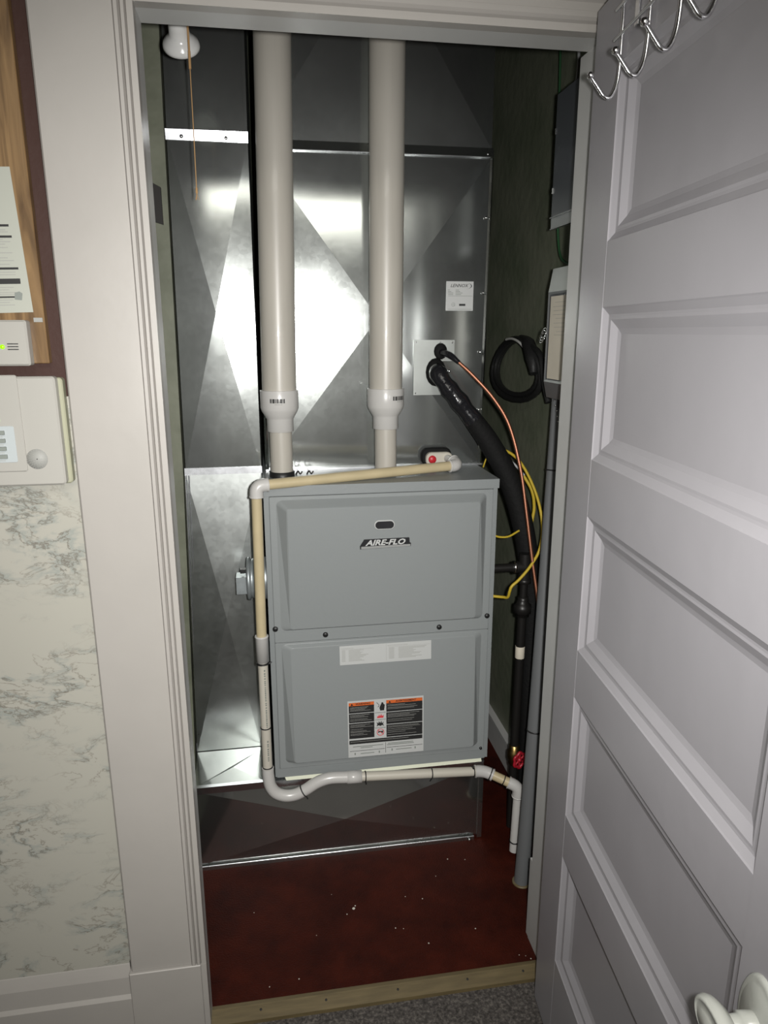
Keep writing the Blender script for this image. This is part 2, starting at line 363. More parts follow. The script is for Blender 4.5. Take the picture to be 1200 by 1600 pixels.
# --- head casing
t = thing('trim_2', (0.39, 0, 2.03), 'off white head casing with beads above the closet opening', 'door casing', kind='structure')
b = MB(); hp = [(0.0, PB), (0.0, -0.004), (0.012, -0.004), (0.0135, 0.003), (0.017, -0.004), (0.021, -0.009), (0.030, -0.009), (0.033, -0.002), (0.045, -0.002), (0.049, -0.008), (0.155, -0.008), (0.158, -0.005), (0.158, PB)]
vs = []; k = len(hp); HZ = 2.010
for s in (0, 1):
    for off, y in hp: vs.append(((-off if s == 0 else 0.785+off), y, HZ+off))
b.add(vs, [(i, (i+1) % k, k+(i+1) % k, k+i) for i in range(k)]+[tuple(range(k)), tuple(reversed(range(k, 2*k)))])
b.build('casing_board', 'casing', t)
# --- right casing (hidden behind the open door from here)
t = thing('trim_3', (0.865, 0, -0.012), 'off white right door casing behind the open door', 'door casing', kind='structure')
MB().slab(0.8035, 0.943, -0.012, 2.01, 0.0, PB, 0.002, 0.0015).build('casing_board', 'casing', t)
# --- jambs
t = thing('trim_4', (0.39, 0.05, FZ), 'grey white painted door jamb lining the closet opening', 'door jamb', kind='structure')
b = MB(); b.hexa([(-0.018, PB+0.0002, -0.010), (0.0, PB+0.0002, -0.010), (0.0, 0.040, -0.010), (-0.018, 0.040, -0.010)], [(-0.018, PB+0.0002, 2.0098), (0.0, PB+0.0002, 2.0098), (0.0, 0.076, 2.0098), (-0.018, 0.076, 2.0098)]); b.build('jamb_side', 'jamb', t)
b = MB(); b.box(0.785, 0.803, -0.004, 0.108, -0.010, 2.0098); b.build('jamb_side', 'jamb', t)
b = MB(); b.box(-0.018, 0.803, PB+0.0002, 0.078, 2.010, 2.030); b.build('jamb_head', 'jamb', t)
# inner plinth piece at the foot of the right jamb
t = struct(MB().box(0.786, 0.93, 0.1085, 0.124, FZ, 0.235), 'baseboard_inside_right', 'jamb', 'short pale baseboard end beside the right jamb inside the closet', 'baseboard')
# --- threshold
t = struct(MB().add([(0.0, 0.0, -0.012), (0.785, 0.0, -0.012), (0.785, 0.040, FZ), (0.785, 0.040, -0.012), (0.0, 0.040, FZ), (0.0, 0.040, -0.012), (0.0, 0.0, -0.002), (0.785, 0.0, -0.002), (0, 0.030, 0.0095), (0.785, 0.030, 0.0095)],
           [(0, 1, 7, 6), (6, 7, 9, 8), (8, 9, 2, 4), (0, 5, 3, 1), (5, 4, 2, 3), (0, 6, 8, 4, 5), (1, 3, 2, 9, 7)]), 'trim_5', 'wood', 'worn brown wooden threshold strip between carpet and red floor', 'threshold')
for x in (0.11, 0.26, 0.43, 0.60, 0.74):
    b = MB(); screw(b, (x, 0.018, 0.0046), (0, -0.35, 0.94), 0.003, 0.001); b.build('nail', 'dark', t)
# --- baseboard on the left
t = thing('baseboard_left', (-1.2, 0, -0.012), 'cream painted stepped baseboard below the marble laminate', 'baseboard', kind='structure')
b = MB(); bp_ = [(-0.012, PB), (-0.012, -0.004), (0.110, -0.004), (0.118, 0.002), (0.160, 0.004), (0.172, 0.008), (0.186, 0.013), (0.190, PB)]; k = len(bp_)
b.add([(X0, y, z) for z, y in bp_]+[(-0.162, y, z) for z, y in bp_], [(i, (i+1) % k, k+(i+1) % k, k+i) for i in range(k)]+[tuple(range(k)), tuple(reversed(range(k, 2*k)))])
b.build('board', 'casing', t)
# --- marble laminate sheet
struct(MB().box(X0, -0.158, 0.014, PB, 0.188, 1.405), 'trim_6', 'marble', 'cream laminate wall sheet with grey marble veins', 'wall panel')
b = MB(); b.box(-0.1605, -0.153, 0.006, 0.0135, 0.186, 0.200); struct(b, 'trim_7', 'dark', 'small black chip at the bottom corner of the laminate', 'chip')
# --- right wall baseboard
t = thing('baseboard_right', (0.97, 0.7, FZ), 'pale two-step baseboard along the dark closet wall', 'baseboard', kind='structure')
MB().box(0.962, 0.98, 0.13, 1.335, FZ, 0.105).build('board', 'jamb', t)
MB().box(0.956, 0.98, 0.13, 1.335, 0.105, 0.122).build('cap_moulding', 'jamb', t)
# --- nib of the left wall beside the return duct
b = MB(); E_ = [(0.0, -0.093), (0.28, -0.084), (1.14, -0.060), (2.0, -0.047), (ZC, -0.037)]
vs = [(-0.105, 0.695, z) for z, x in E_]+[(x, 0.695, z) for z, x in E_]+[(-0.105, 1.34, z) for z, x in E_]+[(x, 1.34, z) for z, x in E_]
b.add(vs, [(i, i+1, 6+i, 5+i) for i in range(4)]+[(10+i, 15+i, 16+i, 11+i) for i in range(4)]+[(5+i, 6+i, 16+i, 15+i) for i in range(4)]+[(i, 10+i, 11+i, i+1) for i in range(4)]+[(0, 5, 15, 10), (4, 14, 19, 9)])
struct(b, 'wall_inner_left', 'olive', 'stained olive wall edge beside the tall narrow duct', 'wall')

# ============================================================ DOOR
A = R(4.9); DH = V((0.743, -0.05, 0)); DD = V((-math.sin(A), -math.cos(A), 0)); DN = V((-math.cos(A), math.sin(A), 0))
def D(u, z, off=0.0): return DH + DD*u + DN*off + V((0, 0, z))
def dbox(b, u0, u1, z0, z1, o0, o1):
    P = [D(u0, z0, o0), D(u1, z0, o0), D(u1, z0, o1), D(u0, z0, o1)]
    return b.hexa(P, [p+V((0, 0, z1-z0)) for p in P])
def dpoly(b, rings, close=True):
    """rings of (u,z) lists with offsets -> stepped surface on the door face"""
    k = len(rings[0][0]); vs = []
    for pts, off in rings: vs += [D(u, z, off) for u, z in pts]
    fs = []
    for q in range(len(rings)-1):
        for i in range(k):
            j = (i+1) % k; fs.append((q*k+i, q*k+j, (q+1)*k+j, (q+1)*k+i))
    if close: fs.append(tuple(range((len(rings)-1)*k, len(rings)*k)))
    return b.add(vs, fs)
door = thing('door_1', (0.743, -0.05, 0.006), 'open white five-panel door with hooks at the top and an oval knob', 'door', kind='structure')
PZ = [(1.655, 1.912), (1.298, 1.553), (0.938, 1.196), (0.582, 0.842), (0.226, 0.485)]
U0, U1, UW = 0.112, 0.677, 0.787
TH = 0.035
b = MB(); dbox(b, 0, U0, 0.006, 2.022, -TH, 0); b.build('stile', 'door', door)
b = MB(); dbox(b, U1, UW, 0.006, 2.022, -TH, 0); b.build('stile', 'door', door)
zz = [(0.006, 0.226), (0.485, 0.582), (0.842, 0.938), (1.196, 1.298), (1.553, 1.655), (1.912, 2.022)]
for a, c in zz:
    b = MB(); dbox(b, U0+0.0004, U1-0.0004, a, c, -TH+0.0002, -0.0003); b.build('rail', 'door', door)
def ring(d, z0, z1): return [(U0+d, z0+d), (U1-d, z0+d), (U1-d, z1-d), (U0+d, z1-d)]
for z0, z1 in PZ:
    b = MB(); dbox(b, U0+0.002, U1-0.002, z0+0.002, z1-0.002, -TH+0.008, -0.0186); b_ = b.build('door_panel', 'door', door)
    b = MB(); dpoly(b, [(ring(0.0, z0, z1), -0.0006), (ring(0.002, z0, z1), -0.0022), (ring(0.012, z0, z1), -0.0078), (ring(0.016, z0, z1), -0.0084), (ring(0.020, z0, z1), -0.0084), (ring(0.034, z0, z1), -0.0160), (ring(0.038, z0, z1), -0.0172), (ring(0.043, z0, z1), -0.0185)], close=False)
    b.build('panel_moulding', 'door', b_)
# hinges on the hidden edge side
for z in (0.25, 1.05, 1.80):
    b = MB(); p = D(-0.008, z, -0.030); b.tube([p, p+V((0, 0, 0.09))], 0.006, 10, False); b.build('hinge', 'steel', door)
# knob
kb = MB(); kc = D(0.722, 0.786, 0)
kb.lathe(kc, DN, [(0.014, 0.006), (0.0145, 0.022), (0.012, 0.0225), (0.0115, 0.038)], 24); kn = kb.build('knob', 'knob', door)
b = MB(); b.lathe(kc+DN*0.047, DN, [(0.3, -0.013), (0.72, -0.011), (0.95, -0.004), (1.0, 0.002), (0.93, 0.008), (0.82, 0.010), (0.80, 0.0085), (0.55, 0.012), (0, 0.0135)], 32, xs=DD, sc=(0.037, 0.024)); b.build('knob_grip', 'knob', kn)
b = MB(); b.lathe(kc, DN, [(1.0, 0.0), (1.0, 0.002), (0.93, 0.005), (0.86, 0.004), (0.80, 0.006), (0, 0.0065)], 36, xs=DD, sc=(0.034, 0.060)); b.build('rose_plate', 'knob', kn)

# hook rack hanging over the top of the door
hr = thing('hook_rack', tuple(D(0.3, 1.86, 0.01)), 'chrome wire hook rack hanging on the top of the open white door', 'hook rack')
for z in (1.943, 1.983):
    MB().tube([D(0.106, z, 0.0085), D(0.62, z, 0.0085)], 0.0025, 12, False).build('wire_rail', 'chrome', hr)
hooks = []
for i, u in enumerate((0.124, 0.221, 0.314, 0.410, 0.506, 0.602)):
    b = MB(); b.tube([D(u, 2.012, 0.0045), D(u, 1.96, 0.0045), D(u, 1.905, 0.0048), D(u, 1.878, 0.0075), D(u, 1.861, 0.0155), D(u, 1.861, 0.025), D(u, 1.872, 0.035), D(u, 1.889, 0.049)], 0.0029, 12)
    h = b.build('hook', 'chrome', hr)
    b = MB(); b.lathe(D(u, 1.889, 0.049)-V((0, 0, 0.0055)), (0, 0, 1), [(0.0001, 0), (0.0040, 0.0012), (0.0058, 0.0045), (0.0058, 0.0065), (0.0040, 0.0098), (0.0001, 0.011)], 14); b.build('ball_tip', 'chrome', h)
for u in (0.17, 0.56):
    b = MB(); dbox(b, u-0.006, u+0.006, 1.94, 2.0235, 0.0012, 0.0030); dbox(b, u-0.006, u+0.006, 2.0228, 2.0242, -TH-0.002, 0.0030); dbox(b, u-0.006, u+0.006, 1.99, 2.0242, -TH-0.0035, -TH-0.002); b.build('over_door_strap', 'chrome', hr)

# ============================================================ LEFT WALL FITTINGS
t = thing('oak_board', (-0.45, 0.013, 1.46), 'oak grained board mounted on the dark brown wall', 'board')
MB().slab(-0.75, -0.183, 1.462, 2.30, 0.004, PB, 0.002, 0.001).build('panel', 'oak', t)
b = MB(); b.box(-0.200, -0.186, 0.0025, 0.0038, 1.530, 1.537); b.build('clear_clip', 'grille', t)
# notice sheet: slightly turned on the board
def q2(b, pts, y): return b.add([(x, y, z) for x, z in pts]+[(x, y+0.0004, z) for x, z in pts], [tuple(range(len(pts))), tuple(reversed(range(len(pts), 2*len(pts))))]+[(i, (i+1) % len(pts), len(pts)+(i+1) % len(pts), len(pts)+i) for i in range(len(pts))])
t = thing('notice_sheet', (-0.30, 0.003, 1.545), 'white printed notice with black heading bars on the oak board', 'notice')
b = MB(); q2(b, [(-0.40, 1.540), (-0.199, 1.546), (-0.209, 1.769), (-0.41, 1.763)], 0.0028); b.build('sheet', 'paper', t)
def tl(z): return -0.199-0.01*(z-1.546)/0.223
b = MB()
for z, h, m_ in ((1.683, 0.0035, 0.016), (1.666, 0.0035, 0.014), (1.617, 0.0035, 0.012), (1.5995, 0.0085, 0.012), (1.5715, 0.0025, 0.018)):
    r = tl(z)-m_; b = MB(); q2(b, [(r-0.17, z-h/1-0.004), (r, z-h), (r, z), (r-0.17, z-0.004)], 0.0025); b.build('heading_bar', 'ink', t)
b = MB()
for z in (1.675, 1.672, 1.660, 1.657, 1.653, 1.648, 1.640, 1.632, 1.628, 1.622, 1.610, 1.606, 1.586, 1.582, 1.578, 1.575, 1.566, 1.562, 1.558):
    r = tl(z)-random.uniform(0.016, 0.035); q2(b, [(r-0.15, z-0.0046), (r, z-0.0011), (r, z), (r-0.15, z-0.0035)], 0.0026)
b.build('printed_line', 'inkg', t)
b = MB(); q2(b, [(-0.2255, 1.566), (-0.2145, 1.565), (-0.2125, 1.576), (-0.217, 1.579), (-0.2245, 1.577)], 0.0024); b.build('printed_picture', 'keyg', t)
# detector box with green light and three slots
t = thing('detector_box', (-0.27, 0.0, 1.458), 'white plastic box with a green light and three slots below the notice', 'detector')
MB().slab(-0.34, -0.207, 1.459, 1.533, -0.018, 0.0035, 0.004, 0.003).build('housing', 'white', t)
b = MB(); b.lathe((-0.2475, -0.018, 1.490), (0, -1, 0), [(0.0038, 0), (0.0036, 0.0012), (0.002, 0.0022), (0, 0.0025)], 14); b.build('green_led', 'led', t)
for dz in (-0.0045, 0, 0.0045):
    MB().box(-0.2395, -0.2225, -0.0188, -0.0178, 1.4903+dz-0.0008, 1.4903+dz+0.0008).build('slot', 'ink', t)
# alarm keypad
t = thing('alarm_keypad', (-0.29, 0.0, 1.252), 'off white alarm keypad with door and round speaker beside the door casing', 'keypad')
MB().slab(-0.46, -0.164, 1.2545, 1.4385, -0.004, 0.0135, 0.006, 0.002).build('back_case', 'ivory', t)
MB().slab(-0.46, -0.171, 1.2555, 1.4415, -0.022, -0.0045, 0.006, 0.003).build('housing', 'white', t)
MB().slab(-0.46, -0.230, 1.2815, 1.4445, -0.0255, -0.0215, 0.004, 0.0015).build('keypad_door', 'white', t)
kp = MB().slab(-0.36, -0.2435, 1.298, 1.360, -0.0268, -0.0258, 0.003, 0.0005).build('key_panel', 'white2', t)
for i in range(4):
    for j in range(3):
        MB().slab(-0.272-0.03*j, -0.2585-0.03*j, 1.3455-0.0135*i, 1.3525-0.0135*i, -0.0305, -0.0267, 0.001, 0.0005).build('key', 'keyg', kp)
b = MB(); 
for i in range(4): b.box(-0.34, -0.2625, -0.0272, -0.0268, 1.3415-0.0135*i, 1.3425-0.0135*i)
b.build('printed_line', 'inkg', kp)
b = MB(); b.box(-0.30, -0.2640, -0.0268, -0.0255, 1.3685, 1.3715); b.build('green_led', 'led', t)
b = MB(); b.box(-0.35, -0.2655, -0.0266, -0.0255, 1.386, 1.406); b.build('display_window', 'glass', t)
b = MB(); b.lathe((-0.2135, -0.0221, 1.302), (0, -1, 0), [(0.0175, -0.0002), (0.0175, 0.0004), (0, 0.0005)], 32); sp = b.build('speaker_grille', 'grille', t)
for rr in (0.004, 0.007, 0.010, 0.013, 0.016):
    b = MB()
    for k in range(int(rr*1500)):
        a = 2*math.pi*k/int(rr*1500); c = (-0.2135+rr*math.cos(a), -0.0226, 1.302+rr*math.sin(a))
        b.box(c[0]-0.0009, c[0]+0.0009, -0.0228, -0.0225, c[2]-0.0003, c[2]+0.0003)
    b.build('slit_ring', 'inkg', sp)
MB().box(-0.2143, -0.2127, -0.0231, -0.0227, 1.3012, 1.3028).build('centre_dot', 'ink', sp)

# ============================================================ DUCTS
def crossface(b, c, rise, n, cpt=None):
    """quad c (BL,BR,TR,TL) folded along its diagonals, centre raised"""
    c = [V(p) for p in c]; ce = V(cpt) if cpt else sum(c, V())/4
    ce = ce + V(n)*rise
    for i in range(4): b.add([c[i], c[(i+1) % 4], ce], [(0, 1, 2)])
    return b
def duct_section(name, parent, xb, xt, z0, z1, y0, y1, rise, m='galv', y0t=None, cpt=None):
    y0t = y0 if y0t is None else y0t
    b = MB(); B = [(xb[0], y0, z0), (xb[1], y0, z0), (xt[1], y0t, z1), (xt[0], y0t, z1)]
    crossface(b, B, rise, (0, -1, 0), cpt)
    K = [(xb[0], y1, z0), (xb[1], y1, z0), (xt[1], y1, z1), (xt[0], y1, z1)]
    b.add(B+K, [(0, 3, 7, 4), (1, 5, 6, 2), (0, 4, 5, 1), (3, 2, 6, 7), (4, 7, 6, 5)])
    # folded corner seams on the front edges
    o = b.build(name, m, parent)
    return o
def slip(name, parent, x0, x1, zl, zh, y, proud, m='galvs', flip=False):
    if flip:
        b = MB(); b.hexa([(x0, y-proud, zl), (x1, y-proud, zl), (x1, y+0.02, zl), (x0, y+0.02, zl)], [(x0, y-0.0012, zh), (x1, y-0.0012, zh), (x1, y+0.02, zh), (x0, y+0.02, zh)])
        return b.build(name, m, parent)
    b = MB(); b.add([(x0, y-0.001, zl), (x1, y-0.001, zl), (x1, y-proud, zh-0.002), (x0, y-proud, zh-0.002), (x0, y+0.02, zh), (x1, y+0.02, zh), (x0, y+0.02, zl), (x1, y+0.02, zl), (x0, y-proud+0.001, zh), (x1, y-proud+0.001, zh)],
                    [(0, 1, 2, 3), (3, 2, 9, 8), (8, 9, 5, 4), (0, 6, 7, 1), (6, 4, 5, 7), (0, 3, 8, 4, 6), (1, 7, 5, 9, 2)])
    return b.build(name, m, parent)

# base plenum under the furnace
t = thing('floor_duct', (0.36, 0.86, FZ), 'low galvanized duct box with crossed creases on the red floor below the furnace', 'duct')
b = MB(); F = 0.486
crossface(b, [(-0.063, F, 0.020), (0.772, F, 0.020), (0.772, F, 0.262), (-0.063, F, 0.262)], 0.022, (0, -1, 0))
b.build('front_sheet', 'galv2', t)
b = MB(); crossface(b, [(-0.063, F, 0.280), (0.127, F, 0.280), (0.127, 0.672, 0.280), (-0.075, 0.672, 0.280)], 0.0, (0, 0, 1)); 
b.box(-0.063, 0.772, F+0.004, 1.25, 0.02, 0.2795); b.build('top_sheet', 'galv', t)
b = MB(); b.add([(-0.060, F, 0.2803), (0.125, 0.650, 0.2803), (0.127, F, 0.2803), (0.0395, 0.56, 0.2835)], [(0, 2, 3), (2, 1, 3), (0, 3, 1)]); b.build('top_crease_sheet', 'galv', t)
b = MB(); b.hexa([(-0.064, F-0.003, 0.256), (0.773, F-0.003, 0.256), (0.773, F+0.004, 0.256), (-0.064, F+0.004, 0.256)], [(-0.064, F-0.009, 0.281), (0.773, F-0.009, 0.281), (0.773, F+0.004, 0.281), (-0.064, F+0.004, 0.281)]); b.build('top_flange', 'galvs', t)
b = MB(); b.box(-0.064, 0.750, F-0.008, F+0.004, FZ, 0.0185); b.build('hem_flange', 'galv2', t)
b = MB(); b.tube([(-0.064, F-0.006, 0.0195), (0.750, F-0.006, 0.0195)], 0.0021, 10, False); b.build('hem_edge', 'galvs', t)
b = MB(); b.box(0.760, 0.774, F-0.004, F+0.01, 0.012, 0.256); b.build('corner_seam', 'galv2', t)
b = MB(); screw(b, (0.735, F-0.011, 0.012), (0, -1, 0.2), 0.006, 0.004); b.build('screw', 'steel', t)

# return drop on the left
YL = 0.680
t = thing('return_air_duct', (0.03, 0.9, 0.281), 'tall narrow galvanized duct left of the furnace', 'duct')
duct_section('lower_section', t, (-0.072, 0.118), (-0.052, 0.155), 0.282, 1.135, 0.660, 1.19, 0.0110, y0t=YL, m='galvl')
duct_section('middle_section', t, (-0.051, 0.155), (-0.040, 0.157), 1.145, 1.985, YL, 1.19, 0.0065)
duct_section('upper_section', t, (-0.040, 0.157), (-0.030, 0.162), 1.992, 2.448, YL+0.003, 1.19, 0.0)
s1 = slip('joint_strip', t, -0.0425, 0.158, 1.976, 2.002, YL-0.001, 0.0058)
s2 = slip('joint_strip', t, -0.054, 0.157, 1.131, 1.150, YL-0.001, 0.0018, flip=True)
s3 = slip('joint_strip', t, -0.074, 0.122, 0.282, 0.306, 0.668, 0.008, flip=True)
for x in (-0.004, 0.104):
    b = MB(); screw(b, (x, YL-0.005, 1.984), (0, -1, 0)); b.build('screw', 'steel', t)
for xa, xb_, za, zb in ((-0.0735, -0.053, 0.306, 1.131),):
    b = MB(); b.tube([(xa+0.004, 0.668, za), (xb_+0.001, YL-0.004, zb)], 0.0035, 8, False); b.tube([(xa+0.016, 0.669, za), (xb_+0.010, YL-0.003, zb)], 0.0022, 8, False); b.build('corner_seam', 'galvs', t)
b = MB(); b.box(0.150, 0.156, YL-0.004, YL+0.01, 2.003, 2.447); b.build('corner_seam', 'galv', t)

# coil case and supply plenum above the furnace
YP = 0.692
t = thing('supply_plenum', (0.485, 0.95, 1.134), 'wide galvanized coil case and duct with crossed creases above the furnace', 'duct')
duct_section('coil_case', t, (0.170, 0.796), (0.182, 0.801), 1.136, 1.968, YP, 1.20, 0.0145)
duct_section('upper_duct', t, (0.183, 0.800), (0.183, 0.800), 1.988, 2.449, YP+0.004, 1.20, 0.0150, cpt=(0.492, YP+0.004, 2.440))
b = MB(); b.hexa([(0.180, YP-0.008, 1.967), (0.803, YP-0.008, 1.967), (0.803, YP+0.02, 1.967), (0.180, YP+0.02, 1.967)], [(0.180, YP-0.002, 1.990), (0.803, YP-0.002, 1.990), (0.803, YP+0.02, 1.990), (0.180, YP+0.02, 1.990)]); b.build('seam_flange', 'galv', t)
b = MB(); b.box(0.180, 0.792, YP-0.0095, YP-0.001, 1.9655, 1.967); b.build('seam_lip', 'galvs', t)
b = MB(); b.box(0.168, 0.798, YP-0.012, YP+0.01, 1.1345, 1.1395); b.build('bottom_flange', 'galvs', t)
for sx in (0.173, 0.793):
    b = MB(); b.add([(sx-0.006, YP-0.0015, 1.14), (sx+0.004, YP-0.0015, 1.14), (sx+0.012, YP-0.0015, 1.966), (sx+0.002, YP-0.0015, 1.966), (sx-0.001, YP-0.006, 1.14), (sx+0.007, YP-0.006, 1.966)], [(0, 4, 5, 3), (4, 1, 2, 5)]); b.build('corner_seam', 'galv', t)
for p in ((0.787, 1.974), (0.787, 1.816), (0.787, 1.620), (0.783, 1.459), (0.693, 1.407), (0.785, 1.296), (0.183, 1.957), (0.178, 1.817), (0.172, 1.529), (0.17, 1.40)):
    b = MB(); screw(b, (p[0], YP-(0.0045 if p[0] != 0.693 else 0.0065), p[1]), (0, -1, 0), 0.0042, 0.0035); b.build('screw', 'steel', t)
# patch plates lie over the crease
ap = MB(); ap.box(0.588, 0.671, YP-0.0145, YP-0.0120, 1.341, 1.493); ap = ap.build('patch_plate', 'plate', t)
for p in ((0.594, 1.487), (0.594, 1.347), (0.664, 1.487), (0.664, 1.352)):
    b = MB(); screw(b, (p[0], YP-0.0145, p[1]), (0, -1, 0), 0.0022, 0.0015); b.build('rivet', 'steel', ap)
ap = MB().box(0.672, 0.706, YP-0.0115, YP-0.0090, 1.435, 1.493).build('patch_plate', 'plate', t)
b = MB(); screw(b, (0.699, YP-0.0115, 1.486), (0, -1, 0), 0.0028, 0.002); b.build('rivet', 'steel', ap)
b = MB(); b.lathe((0.664, YP-0.011, 1.462), (0.15, -1, 0), [(0.021, 0), (0.021, 0.006), (0.017, 0.012), (0.0, 0.014)], 14, xs=(1, 0, 0), sc=(0.9, 1.1)); b.build('rubber_grommet', 'foam', t)
# rating label
lb = MB().box(0.680, 0.757, YP-0.0075, YP-0.0045, 1.572, 1.650).build('rating_label', 'label', t)
yy = YP-0.0079
text('lettering', 'LENNOX', 0.0120, (0.7155, yy, 1.6385), (1, 0, 0), (0, 0, 1), 'ink', lb, shear=0.35, bold=0.00012, sx=1.0)
b = MB(); P = []
for k in range(15):
    a = R(100-200*k/14); P.append((0.737+0.0155*math.cos(a)*(0.72 if abs(a) > 1.2 else 1), 1.638+0.0078*math.sin(a)))
for i in range(14):
    w0 = 0.0022*math.sin(math.pi*i/14)+0.0003; w1 = 0.0022*math.sin(math.pi*(i+1)/14)+0.0003
    (xa, za), (xb_, zb) = P[i], P[i+1]; b.add([(xa, yy, za), (xb_, yy, zb), (xb_-w1, yy, zb), (xa-w0, yy, za)], [(0, 1, 2, 3)])
b.build('logo_arc', 'ink', lb)
b = MB()
for z, a, c in ((1.6265, 0.684, 0.690), (1.6225, 0.684, 0.694), (1.6185, 0.684, 0.6995), (1.6145, 0.685, 0.6995)): b.box(a, c, yy, yy+0.0003, z, z+0.0014)
for z, a, c in ((1.6265, 0.706, 0.716), (1.6225, 0.706, 0.719), (1.6185, 0.706, 0.726), (1.6145, 0.706, 0.722)): b.box(a, c, yy, yy+0.0003, z, z+0.0014)
b.box(0.685, 0.754, yy, yy+0.0003, 1.611, 1.6118); b.box(0.685, 0.754, yy, yy+0.0003, 1.5755, 1.5763)
b.build('printed_line', 'keyg', lb)
MB().box(0.717, 0.735, yy, yy+0.0003, 1.585, 1.5905).build('printed_block', 'ink', lb)
b = MB(); b.tube([(0.700+0.0048*math.cos(2*math.pi*k/16), yy, 1.5885+0.0048*math.sin(2*math.pi*k/16)) for k in range(17)], 0.0004, 4, False); b.build('printed_ring', 'keyg', lb)
text('lettering', 'UL', 0.0055, (0.700, yy, 1.5885), (1, 0, 0), (0, 0, 1), 'keyg', lb)
# drain boss: black seal, cream boss, red plug
b = MB(); b.slab(0.611, 0.700, 1.1400, 1.1915, YP-0.028, YP-0.0145, 0.020, 0.004); b.build('foam_seal', 'foam', t)
ds = MB().slab(0.622, 0.700, 1.1400, 1.1800, YP-0.044, YP-0.012, 0.0165, 0.003).build('drain_boss', 'pvcc', t)
b = MB(); b.lathe((0.6395, YP-0.0435, 1.1605), (0, -1, 0), [(0.0115, 0), (0.0115, 0.003), (0.0095, 0.006), (0, 0.0063)], 20); b.build('red_plug', 'red_p', ds)

# ============================================================ FURNACE
FX0, FX1, FY, FZ0, FZ1 = 0.160, 0.783, 0.480, 0.292, 1.134
fu = thing('furnace', (0.47, 0.84, 0.2815), 'grey steel furnace cabinet with two embossed doors standing on the galvanized base', 'furnace')
b = MB(); b.box(FX0+0.002, FX1-0.004, FY+0.006, 1.19, FZ0, FZ1-0.002)
b.box(FX0, FX0+0.013, FY-0.002, FY+0.02, FZ0, 1.108); b.box(FX1-0.014, FX1-0.002, FY-0.002, FY+0.02, FZ0, 1.108)
b.build('cabinet', 'furn2', fu)
b = MB(); b.box(FX0-0.002, FX1+0.001, FY-0.006, 1.19, 1.109, 1.134); b.build('top_cap', 'furn2', fu)
b = MB(); b.box(FX0+0.005, FX1-0.010, FY-0.003, FY+0.02, FZ0-0.002, 0.318); b.build('bottom_rail', 'furn2', fu)
b = MB(); b.hexa([(FX0+0.03, FY-0.008, 0.2818), (FX1-0.02, FY-0.008, 0.2818), (FX1-0.02, FY+0.03, 0.2818), (FX0+0.03, FY+0.03, 0.2818)], [(FX0+0.025, FY-0.001, 0.2925), (FX1-0.02, FY-0.001, 0.2905), (FX1-0.02, FY+0.03, 0.2905), (FX0+0.025, FY+0.03, 0.2925)]); b.build('insulation_strip', 'gasket', fu)
YD = 0.474
def emb_door(name, x0, x1, z0, z1, E, I, dt, db, ro=0.014):
    """door slab with a raised embossed face: E outer rectangle, I inner rectangle, depth dt at top and db at bottom"""
    b = MB(); n = 6
    yb = FY+0.001
    A0 = rrect(x0, x1, z0, z1, 0.003, n); A1 = rrect(x0+0.001, x1-0.001, z0+0.001, z1-0.001, 0.003, n)
    Eo = rrect(*E, ro, n); I_ = rrect(*I, 0.007, n); z_0, z_1 = I[2], I[3]
    def dep(z): 
        f = (z-z_0)/(z_1-z_0); return db+(dt-db)*f
    E2 = [(x+(ix-x)*0.06, z+(iz-z)*0.06) for (x, z), (ix, iz) in zip(Eo, I_)]
    E3 = [(x+(ix-x)*0.90, z+(iz-z)*0.90) for (x, z), (ix, iz) in zip(Eo, I_)]
    rings = [[(x, yb, z) for x, z in A0], [(x, YD+0.001, z) for x, z in A0], [(x, YD, z) for x, z in A1], [(x, YD, z) for x, z in Eo],
             [(x, YD-dep(z)*0.03, z) for x, z in E2], [(x, YD-dep(z)*0.94, z) for x, z in E3], [(x, YD-dep(z), z) for x, z in I_]]
    k = len(A0); vs = [p for r_ in rings for p in r_]; fs = []
    for q in range(len(rings)-1):
        for i in range(k):
            j = (i+1) % k; fs.append((q*k+i, q*k+j, (q+1)*k+j, (q+1)*k+i))
    fs.append(tuple(range((len(rings)-1)*k, len(rings)*k)))
    b.add(vs, fs); return b.build(name, 'furn', fu)
ud = emb_door('upper_door', FX0+0.014, FX1-0.015, 0.7035, 1.1065, (0.191, 0.750, 0.738, 1.098), (0.2185, 0.7250, 0.744, 1.077), 0.026, 0.009)
ld = emb_door('lower_door', FX0+0.014, FX1-0.015, 0.3195, 0.7025, (0.190, 0.749, 0.337, 0.698), (0.2160, 0.7280, 0.352, 0.689), 0.010, 0.028)
def yu(z): return YD-(0.009+0.017*(z-0.744)/0.333)-0.0006
def yl(z): return YD-(0.028-0.018*(z-0.352)/0.337)-0.0006
# sight glass
sg = MB(); zc = 1.0275
sg.slab(0.4415, 0.4955, zc-0.0125, zc+0.0125, yu(zc)-0.0025, yu(zc)+0.001, 0.012, 0.0012, 8); sg = sg.build('sight_glass_rim', 'label', ud)
MB().slab(0.4440, 0.4930, zc-0.0100, zc+0.0100, yu(zc)-0.0033, yu(zc)-0.0020, 0.0098, 0.0003, 8).build('sight_glass', 'glass', ud)
